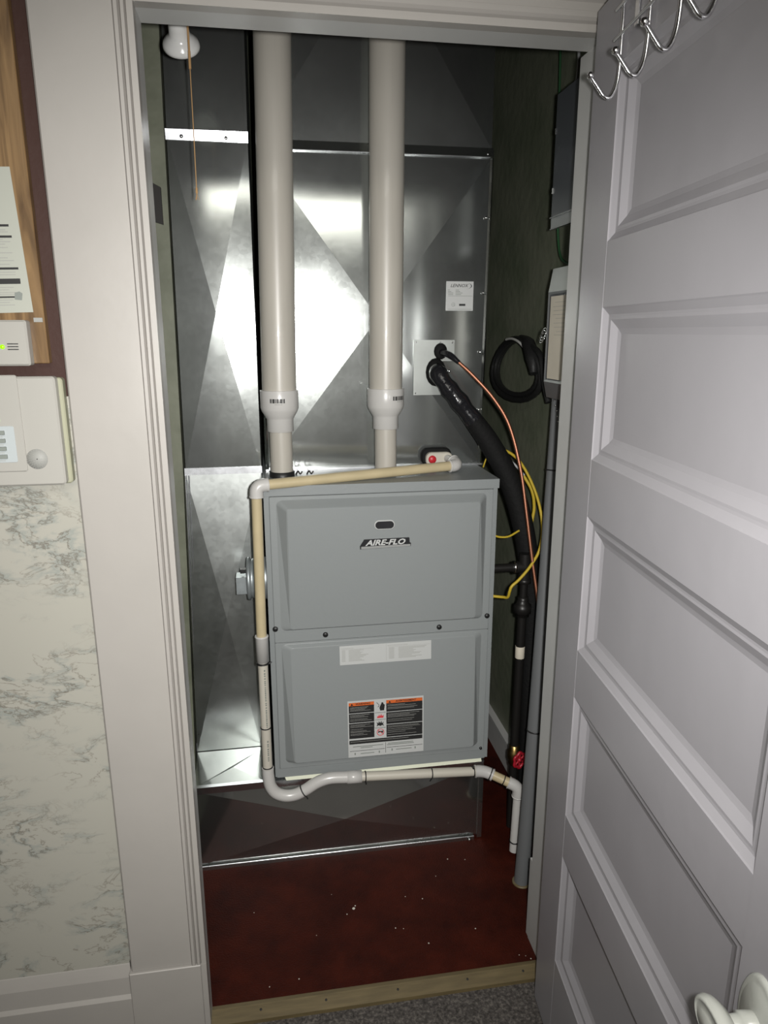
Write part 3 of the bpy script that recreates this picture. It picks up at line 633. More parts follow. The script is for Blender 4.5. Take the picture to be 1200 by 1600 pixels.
# badge
zb_ = 0.978; y_ = yu(zb_)
b = MB(); pts = [(0.404, 0.9635), (0.5385, 0.9665), (0.5395, 0.9745), (0.536, 0.9765), (0.5345, 0.990), (0.4150, 0.9895), (0.4035, 0.9715)]
b.add([(x, y_-0.0030, z) for x, z in pts]+[(x, y_, z) for x, z in pts], [tuple(range(7))]+[(i, (i+1) % 7, 7+(i+1) % 7, 7+i) for i in range(7)]); b.build('badge', 'badgek', ud)
b = MB(); pts = [(0.4065, 0.9640), (0.5375, 0.9668), (0.5375, 0.9722), (0.4065, 0.9705)]
b.add([(x, y_-0.0034, z) for x, z in pts], [(0, 1, 2, 3)]); b.build('badge_bar', 'silver', ud)
text('badge_lettering', 'AIRE-FLO', 0.0205, (0.4705, y_-0.0037, 0.9795), (1, 0, 0.004), (0, 0, 1), 'label', ud, shear=0.30, bold=0.0007, sx=1.22)
for x, z in ((0.1765, 0.745), (0.763, 0.744), (0.310, 0.7195), (0.626, 0.7195)):
    b = MB(); b.lathe((x, YD+0.0005, z), (0, -1, 0), [(0.0072, 0), (0.0072, 0.0035), (0.0055, 0.0055), (0, 0.006)], 16); b.build('latch_screw', 'black', ud)
b = MB(); b.lathe((0.759, YD+0.001, 0.326), (0, -1, 0), [(0.005, 0), (0.004, 0.004), (0, 0.005)], 10); b.build('latch_screw', 'black', ld)
# instruction strip
def lp(x, z, e=0.0): return (x, yl(z)-0.0008-e, z)
def lquad(b, x0, x1, z0, z1, e, sk=0.0): return b.add([lp(x0, z0, e), lp(x1, z0+sk, e), lp(x1, z1+sk, e), lp(x0, z1, e)], [(0, 1, 2, 3)])
st = lquad(MB(), 0.3465, 0.6015, 0.6320, 0.6870, 0.0).build('instruction_strip', 'label', ld)
b = MB(); lquad(b, 0.351, 0.385, 0.6790, 0.6798, 0.0005); lquad(b, 0.351, 0.44, 0.6760, 0.6766, 0.0005); lquad(b, 0.4745, 0.475, 0.636, 0.685, 0.0005)
lquad(b, 0.478, 0.535, 0.6800, 0.6808, 0.0005); lquad(b, 0.48, 0.598, 0.6765, 0.6770, 0.0005)
for i in range(10):
    z = 0.6725-0.0034*i
    lquad(b, 0.352, 0.362, z, z+0.0012, 0.0005); lquad(b, 0.371, 0.371+random.uniform(0.03, 0.06), z, z+0.0012, 0.0005)
    lquad(b, 0.482, 0.497, z, z+0.0012, 0.0005); lquad(b, 0.509, 0.509+random.uniform(0.035, 0.08), z, z+0.0012, 0.0005)
b.build('printed_line', 'inkg', st)
# warning sticker
wx0, wx1, wz0, wz1 = 0.3650, 0.5800, 0.3540, 0.5240
wl = lquad(MB(), wx0, wx1, wz0, wz1, 0.0).build('warning_label', 'label', ld)
def wq(b, x0, x1, z0, z1, e=0.0005): return lquad(b, wx0+(wx1-wx0)*x0, wx0+(wx1-wx0)*x1, wz1-(wz1-wz0)*z1, wz1-(wz1-wz0)*z0, e)
b = MB()
for x0, x1, zs in ((0.015, 0.345, ((0.03, 0.215), (0.225, 0.385), (0.395, 0.665))), (0.505, 0.985, ((0.03, 0.235), (0.245, 0.455), (0.465, 0.685)))):
    for za, zb in zs: wq(b, x0, x1, za, zb)
wq(b, 0.015, 0.985, 0.695, 0.765); wq(b, 0.49, 0.4945, 0.775, 0.965); wq(b, 0.02, 0.48, 0.885, 0.892); wq(b, 0.505, 0.985, 0.87, 0.877)
b.build('black_print_block', 'labelk', wl)
b = MB(); wq(b, 0.015, 0.345, 0.03, 0.085, 0.0009); b.build('orange_header', 'orange', wl)
b = MB(); wq(b, 0.505, 0.985, 0.03, 0.085, 0.0009); b.build('orange_header', 'orange', wl)
def wp(fx, fz): 
    x = wx0+(wx1-wx0)*fx; z = wz1-(wz1-wz0)*fz; return lp(x, z, 0.0013)
text('lettering', 'WARNING', 0.0085, wp(0.20, 0.057), (1, 0, 0), (0, -0.03, 1), 'labelk', wl, bold=0.0002)
text('lettering', 'AVERTISSEMENT', 0.0080, wp(0.765, 0.057), (1, 0, 0), (0, -0.03, 1), 'labelk', wl, bold=0.0002)
for fx in (0.055, 0.55):
    MB().add([wp(fx-0.017, 0.078), wp(fx+0.017, 0.078), wp(fx, 0.038)], [(0, 1, 2)]).build('warning_triangle', 'labelk', wl)
b = MB()
for x0, x1, zs in ((0.03, 0.33, (0.11, 0.13, 0.15, 0.17, 0.245, 0.265, 0.285, 0.32, 0.345, 0.42, 0.44, 0.46, 0.5, 0.53, 0.55, 0.58, 0.60)), (0.52, 0.97, (0.11, 0.13, 0.16, 0.18, 0.27, 0.29, 0.31, 0.33, 0.37, 0.40, 0.49, 0.51, 0.54, 0.57, 0.6, 0.64))):
    for z in zs: wq(b, x0, x0+(x1-x0)*random.uniform(0.5, 1), z, z+0.005, 0.0009)
wq(b, 0.03, 0.80, 0.72, 0.726, 0.0009)
b.build('printed_line', 'inkg', wl)
b = MB()
for x0, x1, z in ((0.06, 0.46, 0.805), (0.16, 0.32, 0.83), (0.52, 0.86, 0.795), (0.51, 0.87, 0.82), (0.16, 0.34, 0.935), (0.63, 0.84, 0.915)): wq(b, x0, x1, z, z+0.013)
for x, z in ((0.08, 0.92), (0.40, 0.92), (0.57, 0.90), (0.88, 0.90)): wq(b, x, x+0.015, z, z+0.04)
b.build('printed_line', 'keyg', wl)
b = MB()
# pictograms between the columns: cell borders, hand, flame, burst, ring
for z in (0.235, 0.36, 0.505): wq(b, 0.352, 0.498, z, z+0.006)
def wpoly(b, pts): b.add([wp(x, z) for x, z in pts], [tuple(range(len(pts)))])
wpoly(b, [(0.425, 0.20), (0.475, 0.20), (0.48, 0.16), (0.485, 0.10), (0.47, 0.09), (0.463, 0.06), (0.445, 0.055), (0.435, 0.09), (0.42, 0.13), (0.415, 0.16)])
b.add([wp(0.375, 0.055), wp(0.38, 0.05), wp(0.415, 0.10), wp(0.41, 0.105)], [(0, 1, 2, 3)]); b.add([wp(0.41, 0.10), wp(0.415, 0.105), wp(0.40, 0.14), wp(0.393, 0.135)], [(0, 1, 2, 3)])
wpoly(b, [(0.375, 0.48), (0.385, 0.44), (0.375, 0.40), (0.40, 0.425), (0.405, 0.385), (0.422, 0.42), (0.44, 0.385), (0.445, 0.425), (0.47, 0.40), (0.46, 0.44), (0.475, 0.48), (0.45, 0.46), (0.425, 0.475), (0.40, 0.46)])
wpoly(b, [(0.395, 0.60), (0.395, 0.565), (0.45, 0.565), (0.46, 0.555), (0.46, 0.60), (0.445, 0.60), (0.44, 0.585), (0.41, 0.585)])
b.build('pictogram', 'labelk', wl)
b = MB()
wpoly(b, [(0.38, 0.33), (0.39, 0.29), (0.40, 0.305), (0.41, 0.265), (0.42, 0.30), (0.44, 0.26), (0.445, 0.30), (0.47, 0.28), (0.465, 0.33)])
for k in range(20):
    a, c = 2*math.pi*k/20, 2*math.pi*(k+1)/20
    def rp(a, r): return wp(0.4255+r*math.cos(a)*0.79, 0.585+r*math.sin(a))
    b.add([rp(a, 0.062), rp(c, 0.062), rp(c, 0.052), rp(a, 0.052)], [(0, 1, 2, 3)])
b.add([wp(0.385, 0.54), wp(0.392, 0.535), wp(0.467, 0.625), wp(0.46, 0.63)], [(0, 1, 2, 3)])
b.build('pictogram_red', 'redink', wl)
# round flanged control on the left flank
fc = MB(); fc.lathe((0.158, 0.570, 0.858), (-1, 0, 0), [(0.058, 0.0), (0.060, 0.020), (0.062, 0.024), (0.062, 0.032), (0.054, 0.034), (0.054, 0.042), (0.060, 0.045), (0.058, 0.052), (0.040, 0.054), (0, 0.054)], 32)
fc = fc.build('round_pressure_control', 'control', fu)
MB().box(0.0765, 0.1045, 0.545, 0.590, 0.822, 0.870).build('control_box', 'control', fc)
MB().box(0.088, 0.1045, 0.555, 0.572, 0.878, 0.889).build('terminal', 'black', fc)
b = MB(); b.lathe((0.136, 0.548, 0.895), (-1, 0, 0), [(0.010, 0), (0.010, 0.012), (0.004, 0.016), (0.004, 0.022)], 12); b.build('fitting', 'chrome', fc)
# small wire clips on the top edge
for x in (0.255, 0.285):
    b = MB(); b.tube([(x-0.006, 0.62, 1.1345), (x, 0.617, 1.144), (x+0.006, 0.614, 1.137), (x+0.012, 0.615, 1.144)], 0.0022, 6); b.build('wire_clip', 'iron', fu)

# ============================================================ VENT PIPES
def vent(x, y, zt, lean, label, coll):
    t = thing('vent_pipe', (x, y, 1.1345), label, 'vent pipe', 'white plastic flue pipes rising from the furnace')
    zr = 1.285
    b = MB(); b.tube([(x, y, 1.1350), (x, y, zr+0.01)], 0.0300, 32, False); b.build('lower_pipe', 'pvc', t)
    b = MB(); b.lathe((x, y, 0), (0, 0, 1), [(0.030, 1.258), (0.0345, 1.258), (0.0350, 1.2585), (0.0350, 1.291), (0.0375, 1.295), (0.0475, 1.312), (0.0500, 1.320), (0.0500, 1.3655), (0.0495, 1.3665), (0.0445, 1.3665)], 40); rc = b.build('reducer_coupling', 'pvcw', t)
    b = MB(); b.tube([(x, y, 1.34), (x+lean, y+0.004, zt)], 0.0447, 40, False); b.build('upper_pipe', 'pvc', t)
    if coll:
        b = MB(); b.lathe((x, y, 1.1348), (0, 0, 1), [(0.034, 0), (0.034, 0.014), (0.031, 0.015)], 28); b.build('rubber_collar', 'black', t)
    return t, rc
def barcode(rc, x, y, a0, z, r=0.0503):
    b = MB(); a = a0-24
    ws = [2, 1, 3, 1, 1, 2, 1, 3, 1, 2]
    for i, w_ in enumerate(ws):
        for s in range(1):
            aa, ab = R(a), R(a+w_*1.9); a += w_*1.9+1.4
            P_ = [(x+r*math.sin(q), y-r*math.cos(q)) for q in (aa, ab)]
            b.add([(P_[0][0], P_[0][1], z), (P_[1][0], P_[1][1], z), (P_[1][0], P_[1][1], z+0.011), (P_[0][0], P_[0][1], z+0.011)], [(0, 1, 2, 3)])
    b.build('barcode', 'ink', rc)
    b = MB()
    for k in range(5):
        aa, ab = R(a0-9+k*4.6), R(a0-9+k*4.6+3)
        P_ = [(x+r*math.sin(q), y-r*math.cos(q)) for q in (aa, ab)]
        b.add([(P_[0][0], P_[0][1], z-0.0045), (P_[1][0], P_[1][1], z-0.0045), (P_[1][0], P_[1][1], z-0.0025), (P_[0][0], P_[0][1], z-0.0025)], [(0, 1, 2, 3)])
    b.build('printed_line', 'inkg', rc)
t, rc = vent(0.2115, 0.600, 2.448, 0.018, 'left white plastic vent pipe with a black rubber collar at its foot', True); barcode(rc, 0.2115, 0.600, -6, 1.336)
t, rc = vent(0.4980, 0.612, 2.448, 0.006, 'right white plastic vent pipe rising from the middle of the furnace top', False); barcode(rc, 0.4980, 0.612, 38, 1.337)

# ============================================================ CONDENSATE DRAIN
cdn = thing('condensate_drain', (0.14, 0.45, 0.24), 'cream and white drain pipe running around the front of the grey furnace', 'drain pipe')
PR = 0.0134; yc = 0.452
E0 = V((0.1440, yc, 1.142)); E1 = V((0.699, 0.585, 1.1535))
d = (E1-E0).normalized()
MB().tube([E0+d*0.015, E1-d*0.02], PR, 20, False).build('upper_pipe', 'cpvc', cdn)
def elbow(name, p, d1, d2, L=0.028, r=0.0172, m='pvcw'):
    p = V(p); d1 = V(d1).normalized(); d2 = V(d2).normalized()
    b = MB(); k = r*1.05
    pts = [p+d1*L, p+d1*k]+[p+d1*k*(1-t_)**2+d2*k*t_**2 for t_ in (0.2, 0.4, 0.6, 0.8)]+[p+d2*k, p+d2*L]
    b.tube(pts, r, 20, False)
    b.lathe(p+d1*(L-0.001), d1, [(r, 0), (r+0.0012, 0.0002), (r+0.0012, 0.003), (PR, 0.0033)], 20)
    b.lathe(p+d2*(L-0.001), d2, [(r, 0), (r+0.0012, 0.0002), (r+0.0012, 0.003), (PR, 0.0033)], 20)
    return b.build(name, m, cdn)
elbow('elbow', E0, d, (-0.012, 0, -1))
elbow('elbow', E1, -d, (-0.35, 0.9, 0.30), L=0.026)
MB().tube([E1+V((-0.35, 0.9, 0.30)).normalized()*0.02, V((0.684, 0.650, 1.163))], 0.0105, 16, False).build('drain_nipple', 'pvcw', cdn)
MB().tube([(0.1436, yc, 1.118), (0.1400, yc, 0.732)], PR, 20, False).build('riser_pipe', 'cpvc', cdn)
MB().lathe((0.1400, yc, 0.664), (0, 0, 1), [(PR, 0), (0.0172, 0.0005), (0.0172, 0.070), (0.0180, 0.071), (0.0180, 0.0735), (PR, 0.074)], 24).build('coupling', 'pvcw', cdn)
rp_ = MB().tube([(0.1400, yc, 0.668), (0.1400, yc, 0.337)], PR, 20, False).build('riser_pipe', 'pvcc', cdn)
b = MB()
z = 0.645
while z > 0.37:
    h = random.choice((0.003, 0.004, 0.005))
    if not (0.55 < z < 0.553 or 0.44 < z < 0.475):
        P_ = [(0.140+(PR+0.0002)*math.sin(R(q)), yc-(PR+0.0002)*math.cos(R(q))) for q in (8, 25)]
        b.add([(P_[0][0], P_[0][1], z-h), (P_[1][0], P_[1][1], z-h), (P_[1][0], P_[1][1], z), (P_[0][0], P_[0][1], z)], [(0, 1, 2, 3)])
    z -= h+random.choice((0.0015, 0.002, 0.004))
b.build('printed_line', 'keyg', rp_)
b = MB(); b.tube([(0.1405, yc, 0.343), (0.1405, yc, 0.320), (0.1450, yc, 0.285), (0.160, yc, 0.260), (0.186, yc, 0.2475), (0.215, yc, 0.2485), (0.245, yc, 0.262), (0.275, yc, 0.280), (0.310, yc, 0.2900), (0.352, yc, 0.2880), (0.372, yc, 0.2865)], 0.0165, 20); b.build('trap_bend', 'pvcw', cdn)
b = MB(); b.lathe((0.360, yc, 0.2868), (1, 0, -0.04), [(0.0165, 0), (0.0178, 0.0005), (0.0178, 0.042), (PR, 0.0425)], 24); b.build('coupling', 'pvcw', cdn)
MB().tube([(0.398, yc, 0.2855), (0.738, yc, 0.2650)], PR, 20, False).build('cross_pipe', 'pvcc', cdn)
J = V((0.765, yc, 0.2635)); J2 = V((0.858, 0.410, 0.228))
dj = (J2-J).normalized()
elbow('angle_fitting', J, (-1, 0, 0.05), dj, L=0.026)
MB().tube([J+dj*0.025, J2-dj*0.02], PR, 20, False).build('short_pipe', 'cpvc', cdn)
elbow('elbow', J2, -dj, (-0.03, 0, -1), L=0.030)
MB().tube([J2+V((-0.001, 0, -0.028)), (0.8495, 0.400, 0.020)], PR, 20, False).build('drop_pipe', 'pvcw', cdn)
def tie(c, ax, r=0.0150, tail=None):
    b = MB(); a = V(ax).normalized(); u = a.orthogonal().normalized(); w_ = a.cross(u); c = V(c)
    b.lathe(c-a*0.0016, a, [(r-0.002, 0), (r, 0.0002), (r, 0.003), (r-0.002, 0.0032)], 20)
    if tail: b.tube([c+V(tail[0]), c+V(tail[1])], 0.0018, 6, False)
    b.build('cable_tie', 'black', cdn)
tie((0.1400, yc, 0.660), (0, 0, 1), 0.0185, ((0.016, -0.008, 0), (0.024, -0.006, 0.004)))
tie((0.1400, yc, 0.468), (0, 0, 1), 0.0148)
tie((0.1403, yc, 0.346), (0, 0, 1), 0.0148)
tie((0.236, yc, 0.258), (1, 0, 0.55), 0.0178, ((0.008, -0.004, -0.016), (0.012, -0.006, -0.024)))
tie((0.413, yc, 0.2848), (1, 0, -0.05), 0.0150, ((0.0, -0.006, -0.014), (0.002, -0.006, -0.022)))
tie((0.607, yc, 0.273), (1, 0, -0.05), 0.0150, ((-0.001, -0.006, -0.014), (-0.006, -0.006, -0.022)))
tie((0.733, yc, 0.2655), (1, 0, -0.05), 0.0150, ((-0.002, -0.006, 0.012), (-0.008, -0.006, 0.022)))
tie(J+dj*0.020, dj, 0.0190); tie(J+dj*0.062, dj, 0.0150); tie((0.8500, 0.401, 0.052), (0, 0, 1), 0.0148)

# ============================================================ RIGHT SIDE SERVICES
# grey conduit from the box down to the floor
t = thing('grey_conduit', (0.840, 0.292, FZ), 'thick grey plastic conduit standing on the red floor beside the right jamb', 'conduit')
b = MB(); b.tube([(0.834, 0.290, FZ+0.001), (0.849, 0.310, 0.20), (0.876, 0.350, 0.60), (0.899, 0.390, 1.0), (0.920, 0.425, 1.352)], 0.0208, 24); b.build('pipe', 'conduit', t)
b = MB(); b.lathe((0.834, 0.290, FZ+0.0003), (0, 0, 1), [(0.026, 0), (0.026, 0.003), (0.0205, 0.004)], 24); b.build('floor_collar', 'wood', t)
for z, c in ((0.455, (0.8665, 0.3355)), (1.165, (0.9085, 0.4075))):
    b = MB(); b.lathe((c[0], c[1], z), (0.06, 0.1, 1), [(0.0200, 0), (0.0222, 0.0002), (0.0222, 0.004), (0.0200, 0.0042)], 24); b.build('cable_tie', 'black', t)
# electrical boxes on the right wall
t = thing('breaker_panel', (0.92, 0.28, 1.749), 'dark grey electrical panel high on the right closet wall', 'electrical panel')
b = MB(); b.box(0.868, 0.9795, 0.135, 0.397, 1.762, 2.030); b.build('enclosure', 'panelbox', t)
b = MB(); b.hexa([(0.8605, 0.13, 1.774), (0.868, 0.13, 1.774), (0.868, 0.402, 1.774), (0.8605, 0.402, 1.774)], [(0.8605, 0.13, 2.037), (0.868, 0.13, 2.037), (0.868, 0.402, 2.037), (0.8605, 0.402, 2.037)]); b.build('cover', 'panelbox', t)
b = MB(); b.box(0.856, 0.8595, 0.13, 0.402, 1.7735, 1.7755); b.box(0.858, 0.862, 0.13, 0.402, 1.7485, 1.7505); b.box(0.8605, 0.868, 0.13, 0.402, 1.7495, 1.7735); b.build('bottom_lip', 'boxgrey', t)
for z in (1.955, 1.828): MB().box(0.8585, 0.861, 0.3975, 0.4010, z, z+0.012).build('catch', 'steel', t)
t = thing('disconnect_box', (0.92, 0.28, 1.352), 'grey metal switch box with a cream label on the right closet wall', 'electrical box')
b = MB(); b.box(0.872, 0.9795, 0.150, 0.399, 1.356, 1.661); b.build('enclosure', 'boxgrey', t)
b = MB()
o_ = [(0.150, 1.356), (0.399, 1.356), (0.399, 1.661), (0.150, 1.661)]; i_ = [(0.185, 1.396), (0.382, 1.396), (0.382, 1.606), (0.185, 1.606)]
b.add([(0.8718, y, z) for y, z in o_]+[(0.856, y, z) for y, z in i_]+[(0.8585, 0.5*(y-0.28)*1.90+0.28, 1.5+(z-1.5)*0.95) for y, z in i_], [(0, 1, 5, 4), (1, 2, 6, 5), (2, 3, 7, 6), (3, 0, 4, 7), (4, 5, 9, 8), (5, 6, 10, 9), (6, 7, 11, 10), (7, 4, 8, 11)]); b.build('bevelled_cover', 'boxgrey', t)
pl = MB().box(0.8590, 0.8620, 0.192, 0.372, 1.404, 1.596).build('cream_label', 'cream', t)
b = MB()
for i in range(9):
    z = 1.582-0.0095*i+random.uniform(-0.001, 0.001); y = 0.355-random.uniform(0, 0.03); b.add([(0.8586, y, z), (0.8586, 0.20, z), (0.8586, 0.20, z+0.0007), (0.8586, y, z+0.0007)], [(0, 1, 2, 3)])
b.build('printed_line', 'inkg', pl)
b = MB()
for i in range(3):
    c = V((0.858, 0.402+0.004*i, 1.512-0.006*i)); b.tube([c+V((0.012*math.sin(2*math.pi*k/16)*0.3, 0.014*math.cos(2*math.pi*k/16), 0.012*math.sin(2*math.pi*k/16))) for k in range(17)], 0.0011, 6, False)
b.build('wire_ring', 'steel', t)
b = MB()
for i in range(5): b.lathe((0.878, 0.360-0.008*i, 1.350-0.0125*i), (0, 0, 1), [(0.0001, 0), (0.002, 0.001), (0.002, 0.003), (0.0001, 0.004)], 8)
b.build('bead_chain', 'steel', t)
# dark cable hanging beside the conduit
tag(MB().tube([(0.915, 0.385, 1.354), (0.925, 0.460, 1.30), (0.922, 0.463, 1.24), (0.928, 0.466, 1.18), (0.945, 0.470, 1.05), (0.958, 0.480, 0.8)], 0.009, 12).build('black_cable', 'black'), 'black cable hanging below the grey switch box beside the conduit', 'cable')
# wires above and between the boxes
tag(MB().tube([(0.955, 0.66, 2.44), (0.950, 0.625, 2.2), (0.946, 0.585, 1.90), (0.944, 0.545, 1.72), (0.925, 0.42, 1.670)], 0.0032, 8).build('green_wire', 'green'), 'green wire running down beside the dark electrical panel', 'wire')
tag(MB().tube([(0.945, 0.56, 2.44), (0.935, 0.50, 2.25), (0.922, 0.44, 2.13), (0.905, 0.415, 2.0), (0.900, 0.408, 1.90)], 0.0036, 8).build('grey_cable', 'greywire'), 'thin grey cable going up from the dark electrical panel', 'cable')
tag(MB().tube([(0.965, 0.44, 2.44), (0.955, 0.36, 2.25), (0.945, 0.30, 2.10), (0.94, 0.28, 2.0305)], 0.010, 12).build('black_cable', 'black'), 'thick black cable entering the top of the electrical panel', 'cable')
tag(MB().tube([(0.91, 0.36, 1.761), (0.905, 0.37, 1.72), (0.91, 0.365, 1.662)], 0.009, 12).build('black_cable', 'black'), 'short black cable linking the two electrical boxes', 'cable')
tag(MB().tube([(0.93, 0.27, 1.761), (0.94, 0.30, 1.72), (0.93, 0.33, 1.70), (0.92, 0.31, 1.662)], 0.0045, 10).build('grey_cable', 'greywire'), 'curled grey cable between the two electrical boxes', 'cable')
# coil of black cable hanging on the wall
t = thing('cable_coil', (0.95, 0.85, 1.30), 'loop of black cable hanging on the dark wall left of the switch box', 'cable')
def loop(rad, dy, dz, dx, r, m, name, a0=0, a1=360):
    b = MB(); P = []
    for k in range(25):
        a = R(a0+(a1-a0)*k/24); P.append((0.955+dx+0.008*math.sin(2*a), 0.845+dy+(0.205+rad)*math.cos(a), 1.405+dz+(0.088+rad*0.4)*math.sin(a)))
    b.tube(P, r, 10, False); b.build(name, m, t)
loop(0, 0, 0, 0, 0.0105, 'black', 'cable_turn'); loop(0.012, -0.01, -0.003, -0.014, 0.009, 'black', 'cable_turn'); loop(-0.012, 0.0, 0.003, -0.010, 0.008, 'black', 'cable_turn')
loop(0.002, 0.012, 0.001, -0.024, 0.0038, 'whitewire', 'white_core', 75, 172)
b = MB(); b.tube([(0.945, 0.80, 1.497), (0.938, 0.72, 1.480), (0.930, 0.66, 1.440), (0.926, 0.635, 1.40)], [0.010, 0.020, 0.020, 0.011], 12); b.build('plug', 'black', t)
b = MB(); b.tube([(0.935, 0.68, 1.475), (0.93, 0.60, 1.45), (0.925, 0.55, 1.38), (0.928, 0.52, 1.33)], 0.008, 10); b.build('cable_tail', 'black', t)
tag(MB().tube([(0.93, 0.575+0.02*math.cos(2*math.pi*k/16), 1.508+0.012*math.sin(2*math.pi*k/16)) for k in range(17)]+[(0.975, 0.60, 1.51)], 0.0014, 6, False).build('wire_loop', 'steel'), 'small steel wire loop on the wall beside the switch box', 'wire')

# refrigerant lines
t = thing('suction_line', (0.93, 0.45, FZ), 'thick black foam insulated pipe curving down right of the furnace', 'refrigerant pipe')
b = MB(); b.lathe((0.652, YP-0.010, 1.404), (0, -1, 0.1), [(0.034, 0), (0.034, 0.010), (0.026, 0.018), (0.018, 0.022)], 16, xs=(1, 0, 0), sc=(0.85, 1.15)); b.build('wall_seal', 'foam', t)
b = MB(); b.tube([(0.652, 0.672, 1.412), (0.650, 0.635, 1.402), (0.664, 0.620, 1.378), (0.676, 0.616, 1.362), (0.690, 0.612, 1.345), (0.705, 0.608, 1.326), (0.722, 0.605, 1.304), (0.745, 0.602, 1.276)], [0.020, 0.026, 0.022, 0.027, 0.024, 0.028, 0.024, 0.027], 14); b.build('taped_section', 'tape', t)
b = MB(); b.tube([(0.738, 0.603, 1.285), (0.790, 0.600, 1.215), (0.845, 0.590, 1.120), (0.880, 0.575, 1.020), (0.905, 0.560, 0.90), (0.926, 0.560, 0.76), (0.930, 0.555, 0.60), (0.932, 0.545, 0.40), (0.932, 0.535, 0.20), (0.932, 0.525, FZ+0.001)], [0.026, 0.030, 0.031, 0.031, 0.030, 0.029, 0.028, 0.028, 0.028, 0.028], 18); b.build('foam_sleeve', 'foam', t)
t = thing('liquid_line', (0.93, 0.45, 0.7), 'thin bare copper tube curving down from the coil case', 'refrigerant pipe')
b = MB(); b.tube([(0.666, 0.672, 1.460), (0.680, 0.625, 1.452), (0.700, 0.605, 1.433)], [0.009, 0.009, 0.006], 12); b.build('sleeved_end', 'tape', t)
b = MB(); b.tube([(0.695, 0.608, 1.438), (0.735, 0.590, 1.400), (0.790, 0.570, 1.338), (0.830, 0.545, 1.265), (0.858, 0.520, 1.150), (0.874, 0.500, 1.03), (0.890, 0.480, 0.90), (0.905, 0.462, 0.79), (0.918, 0.455, 0.70), (0.940, 0.46, 0.4), (0.94, 0.46, FZ+0.001)], 0.0050, 12); b.build('tube', 'copper', t)

# gas line
t = thing('gas_pipe', (0.876, 0.520, FZ), 'black iron gas pipe with a red valve handle right of the furnace', 'gas pipe')
gx, gy = 0.880, 0.520
b = MB(); b.tube([(gx, gy, FZ+0.001), (gx+0.001, gy, 0.235)], 0.0125, 16, False); b.build('lower_pipe', 'iron', t)
b = MB(); b.tube([(gx+0.001, gy, 0.29), (gx+0.004, gy, 0.72)], 0.0135, 16, False); b.build('riser_pipe', 'iron', t)
b = MB(); b.lathe((gx+0.001, gy, 0.230), (0, 0, 1), [(0.013, 0), (0.016, 0.001), (0.016, 0.014), (0.020, 0.020), (0.020, 0.045), (0.016, 0.050), (0.016, 0.066), (0.013, 0.067)], 10); vb = b.build('valve_body', 'brass', t)
b = MB(); b.tube([(gx+0.001, gy-0.016, 0.264), (gx+0.004, gy-0.036, 0.268)], 0.005, 10, False); b.build('valve_stem', 'brass', vb)
b = MB(); hc = V((gx+0.004, gy-0.040, 0.268)); hn = V((0.35, -0.93, 0.0)).normalized(); hu = V((0, 0, 1)); hw = hn.cross(hu)
P = []
for k in range(33):
    a = 2*math.pi*k/32; rr = 0.0205+0.0022*math.cos(6*a); P.append(hc+hu*rr*math.cos(a)*1.15+hw*rr*math.sin(a))
b.tube(P, 0.0045, 8, False, caps=False)
for k in range(3):
    a = math.pi*k/3; b.tube([hc+(hu*math.cos(a)*1.1+hw*math.sin(a))*0.02, hc-(hu*math.cos(a)*1.1+hw*math.sin(a))*0.02], 0.0035, 6, False)
b.lathe(hc-hn*0.005, hn, [(0.008, 0), (0.008, 0.008), (0, 0.011)], 12); b.build('valve_handle', 'redh', vb)
b = MB(); b.lathe((gx+0.003, gy, 0.585), (0, 0, 1), [(0.0137, 0), (0.0140, 0.001), (0.0140, 0.036), (0.0137, 0.037)], 16); b.build('pipe_sticker', 'cream', t)
b = MB(); b.lathe((gx+0.004, gy, 0.715), (0, 0, 1), [(0.0145, 0), (0.021, 0.002), (0.021, 0.012), (0.027, 0.014), (0.027, 0.034), (0.020, 0.040), (0.0165, 0.052), (0.0165, 0.060), (0.0125, 0.061)], 8); b.build('union', 'iron', t)
b = MB(); b.tube([(gx+0.004, gy, 0.77), (gx+0.005, gy, 0.83)], 0.0115, 14, False); b.build('upper_nipple', 'iron', t)
b = MB(); b.tube([(gx+0.005, gy, 0.820), (gx+0.005, gy+0.002, 0.905)], 0.0175, 14, False); b.lathe((gx+0.005, gy, 0.818), (0, 0, 1), [(0.018, 0), (0.020, 0.001), (0.020, 0.012), (0.018, 0.013)], 14); b.tube([(gx+0.003, gy, 0.866), (gx-0.028, gy, 0.866)], 0.0175, 14, False); b.build('tee_fitting', 'iron', t)
b = MB(); b.tube([(gx-0.02, gy, 0.866), (FX1-0.003, gy, 0.866)], 0.0120, 14, False); b.build('side_nipple', 'iron', t)
b = MB(); b.lathe((gx-0.030, gy, 0.866), (1, 0, 0), [(0.0175, 0), (0.0190, 0.0005), (0.0190, 0.006), (0.0175, 0.0065)], 14); b.build('collar_ring', 'steel', t)

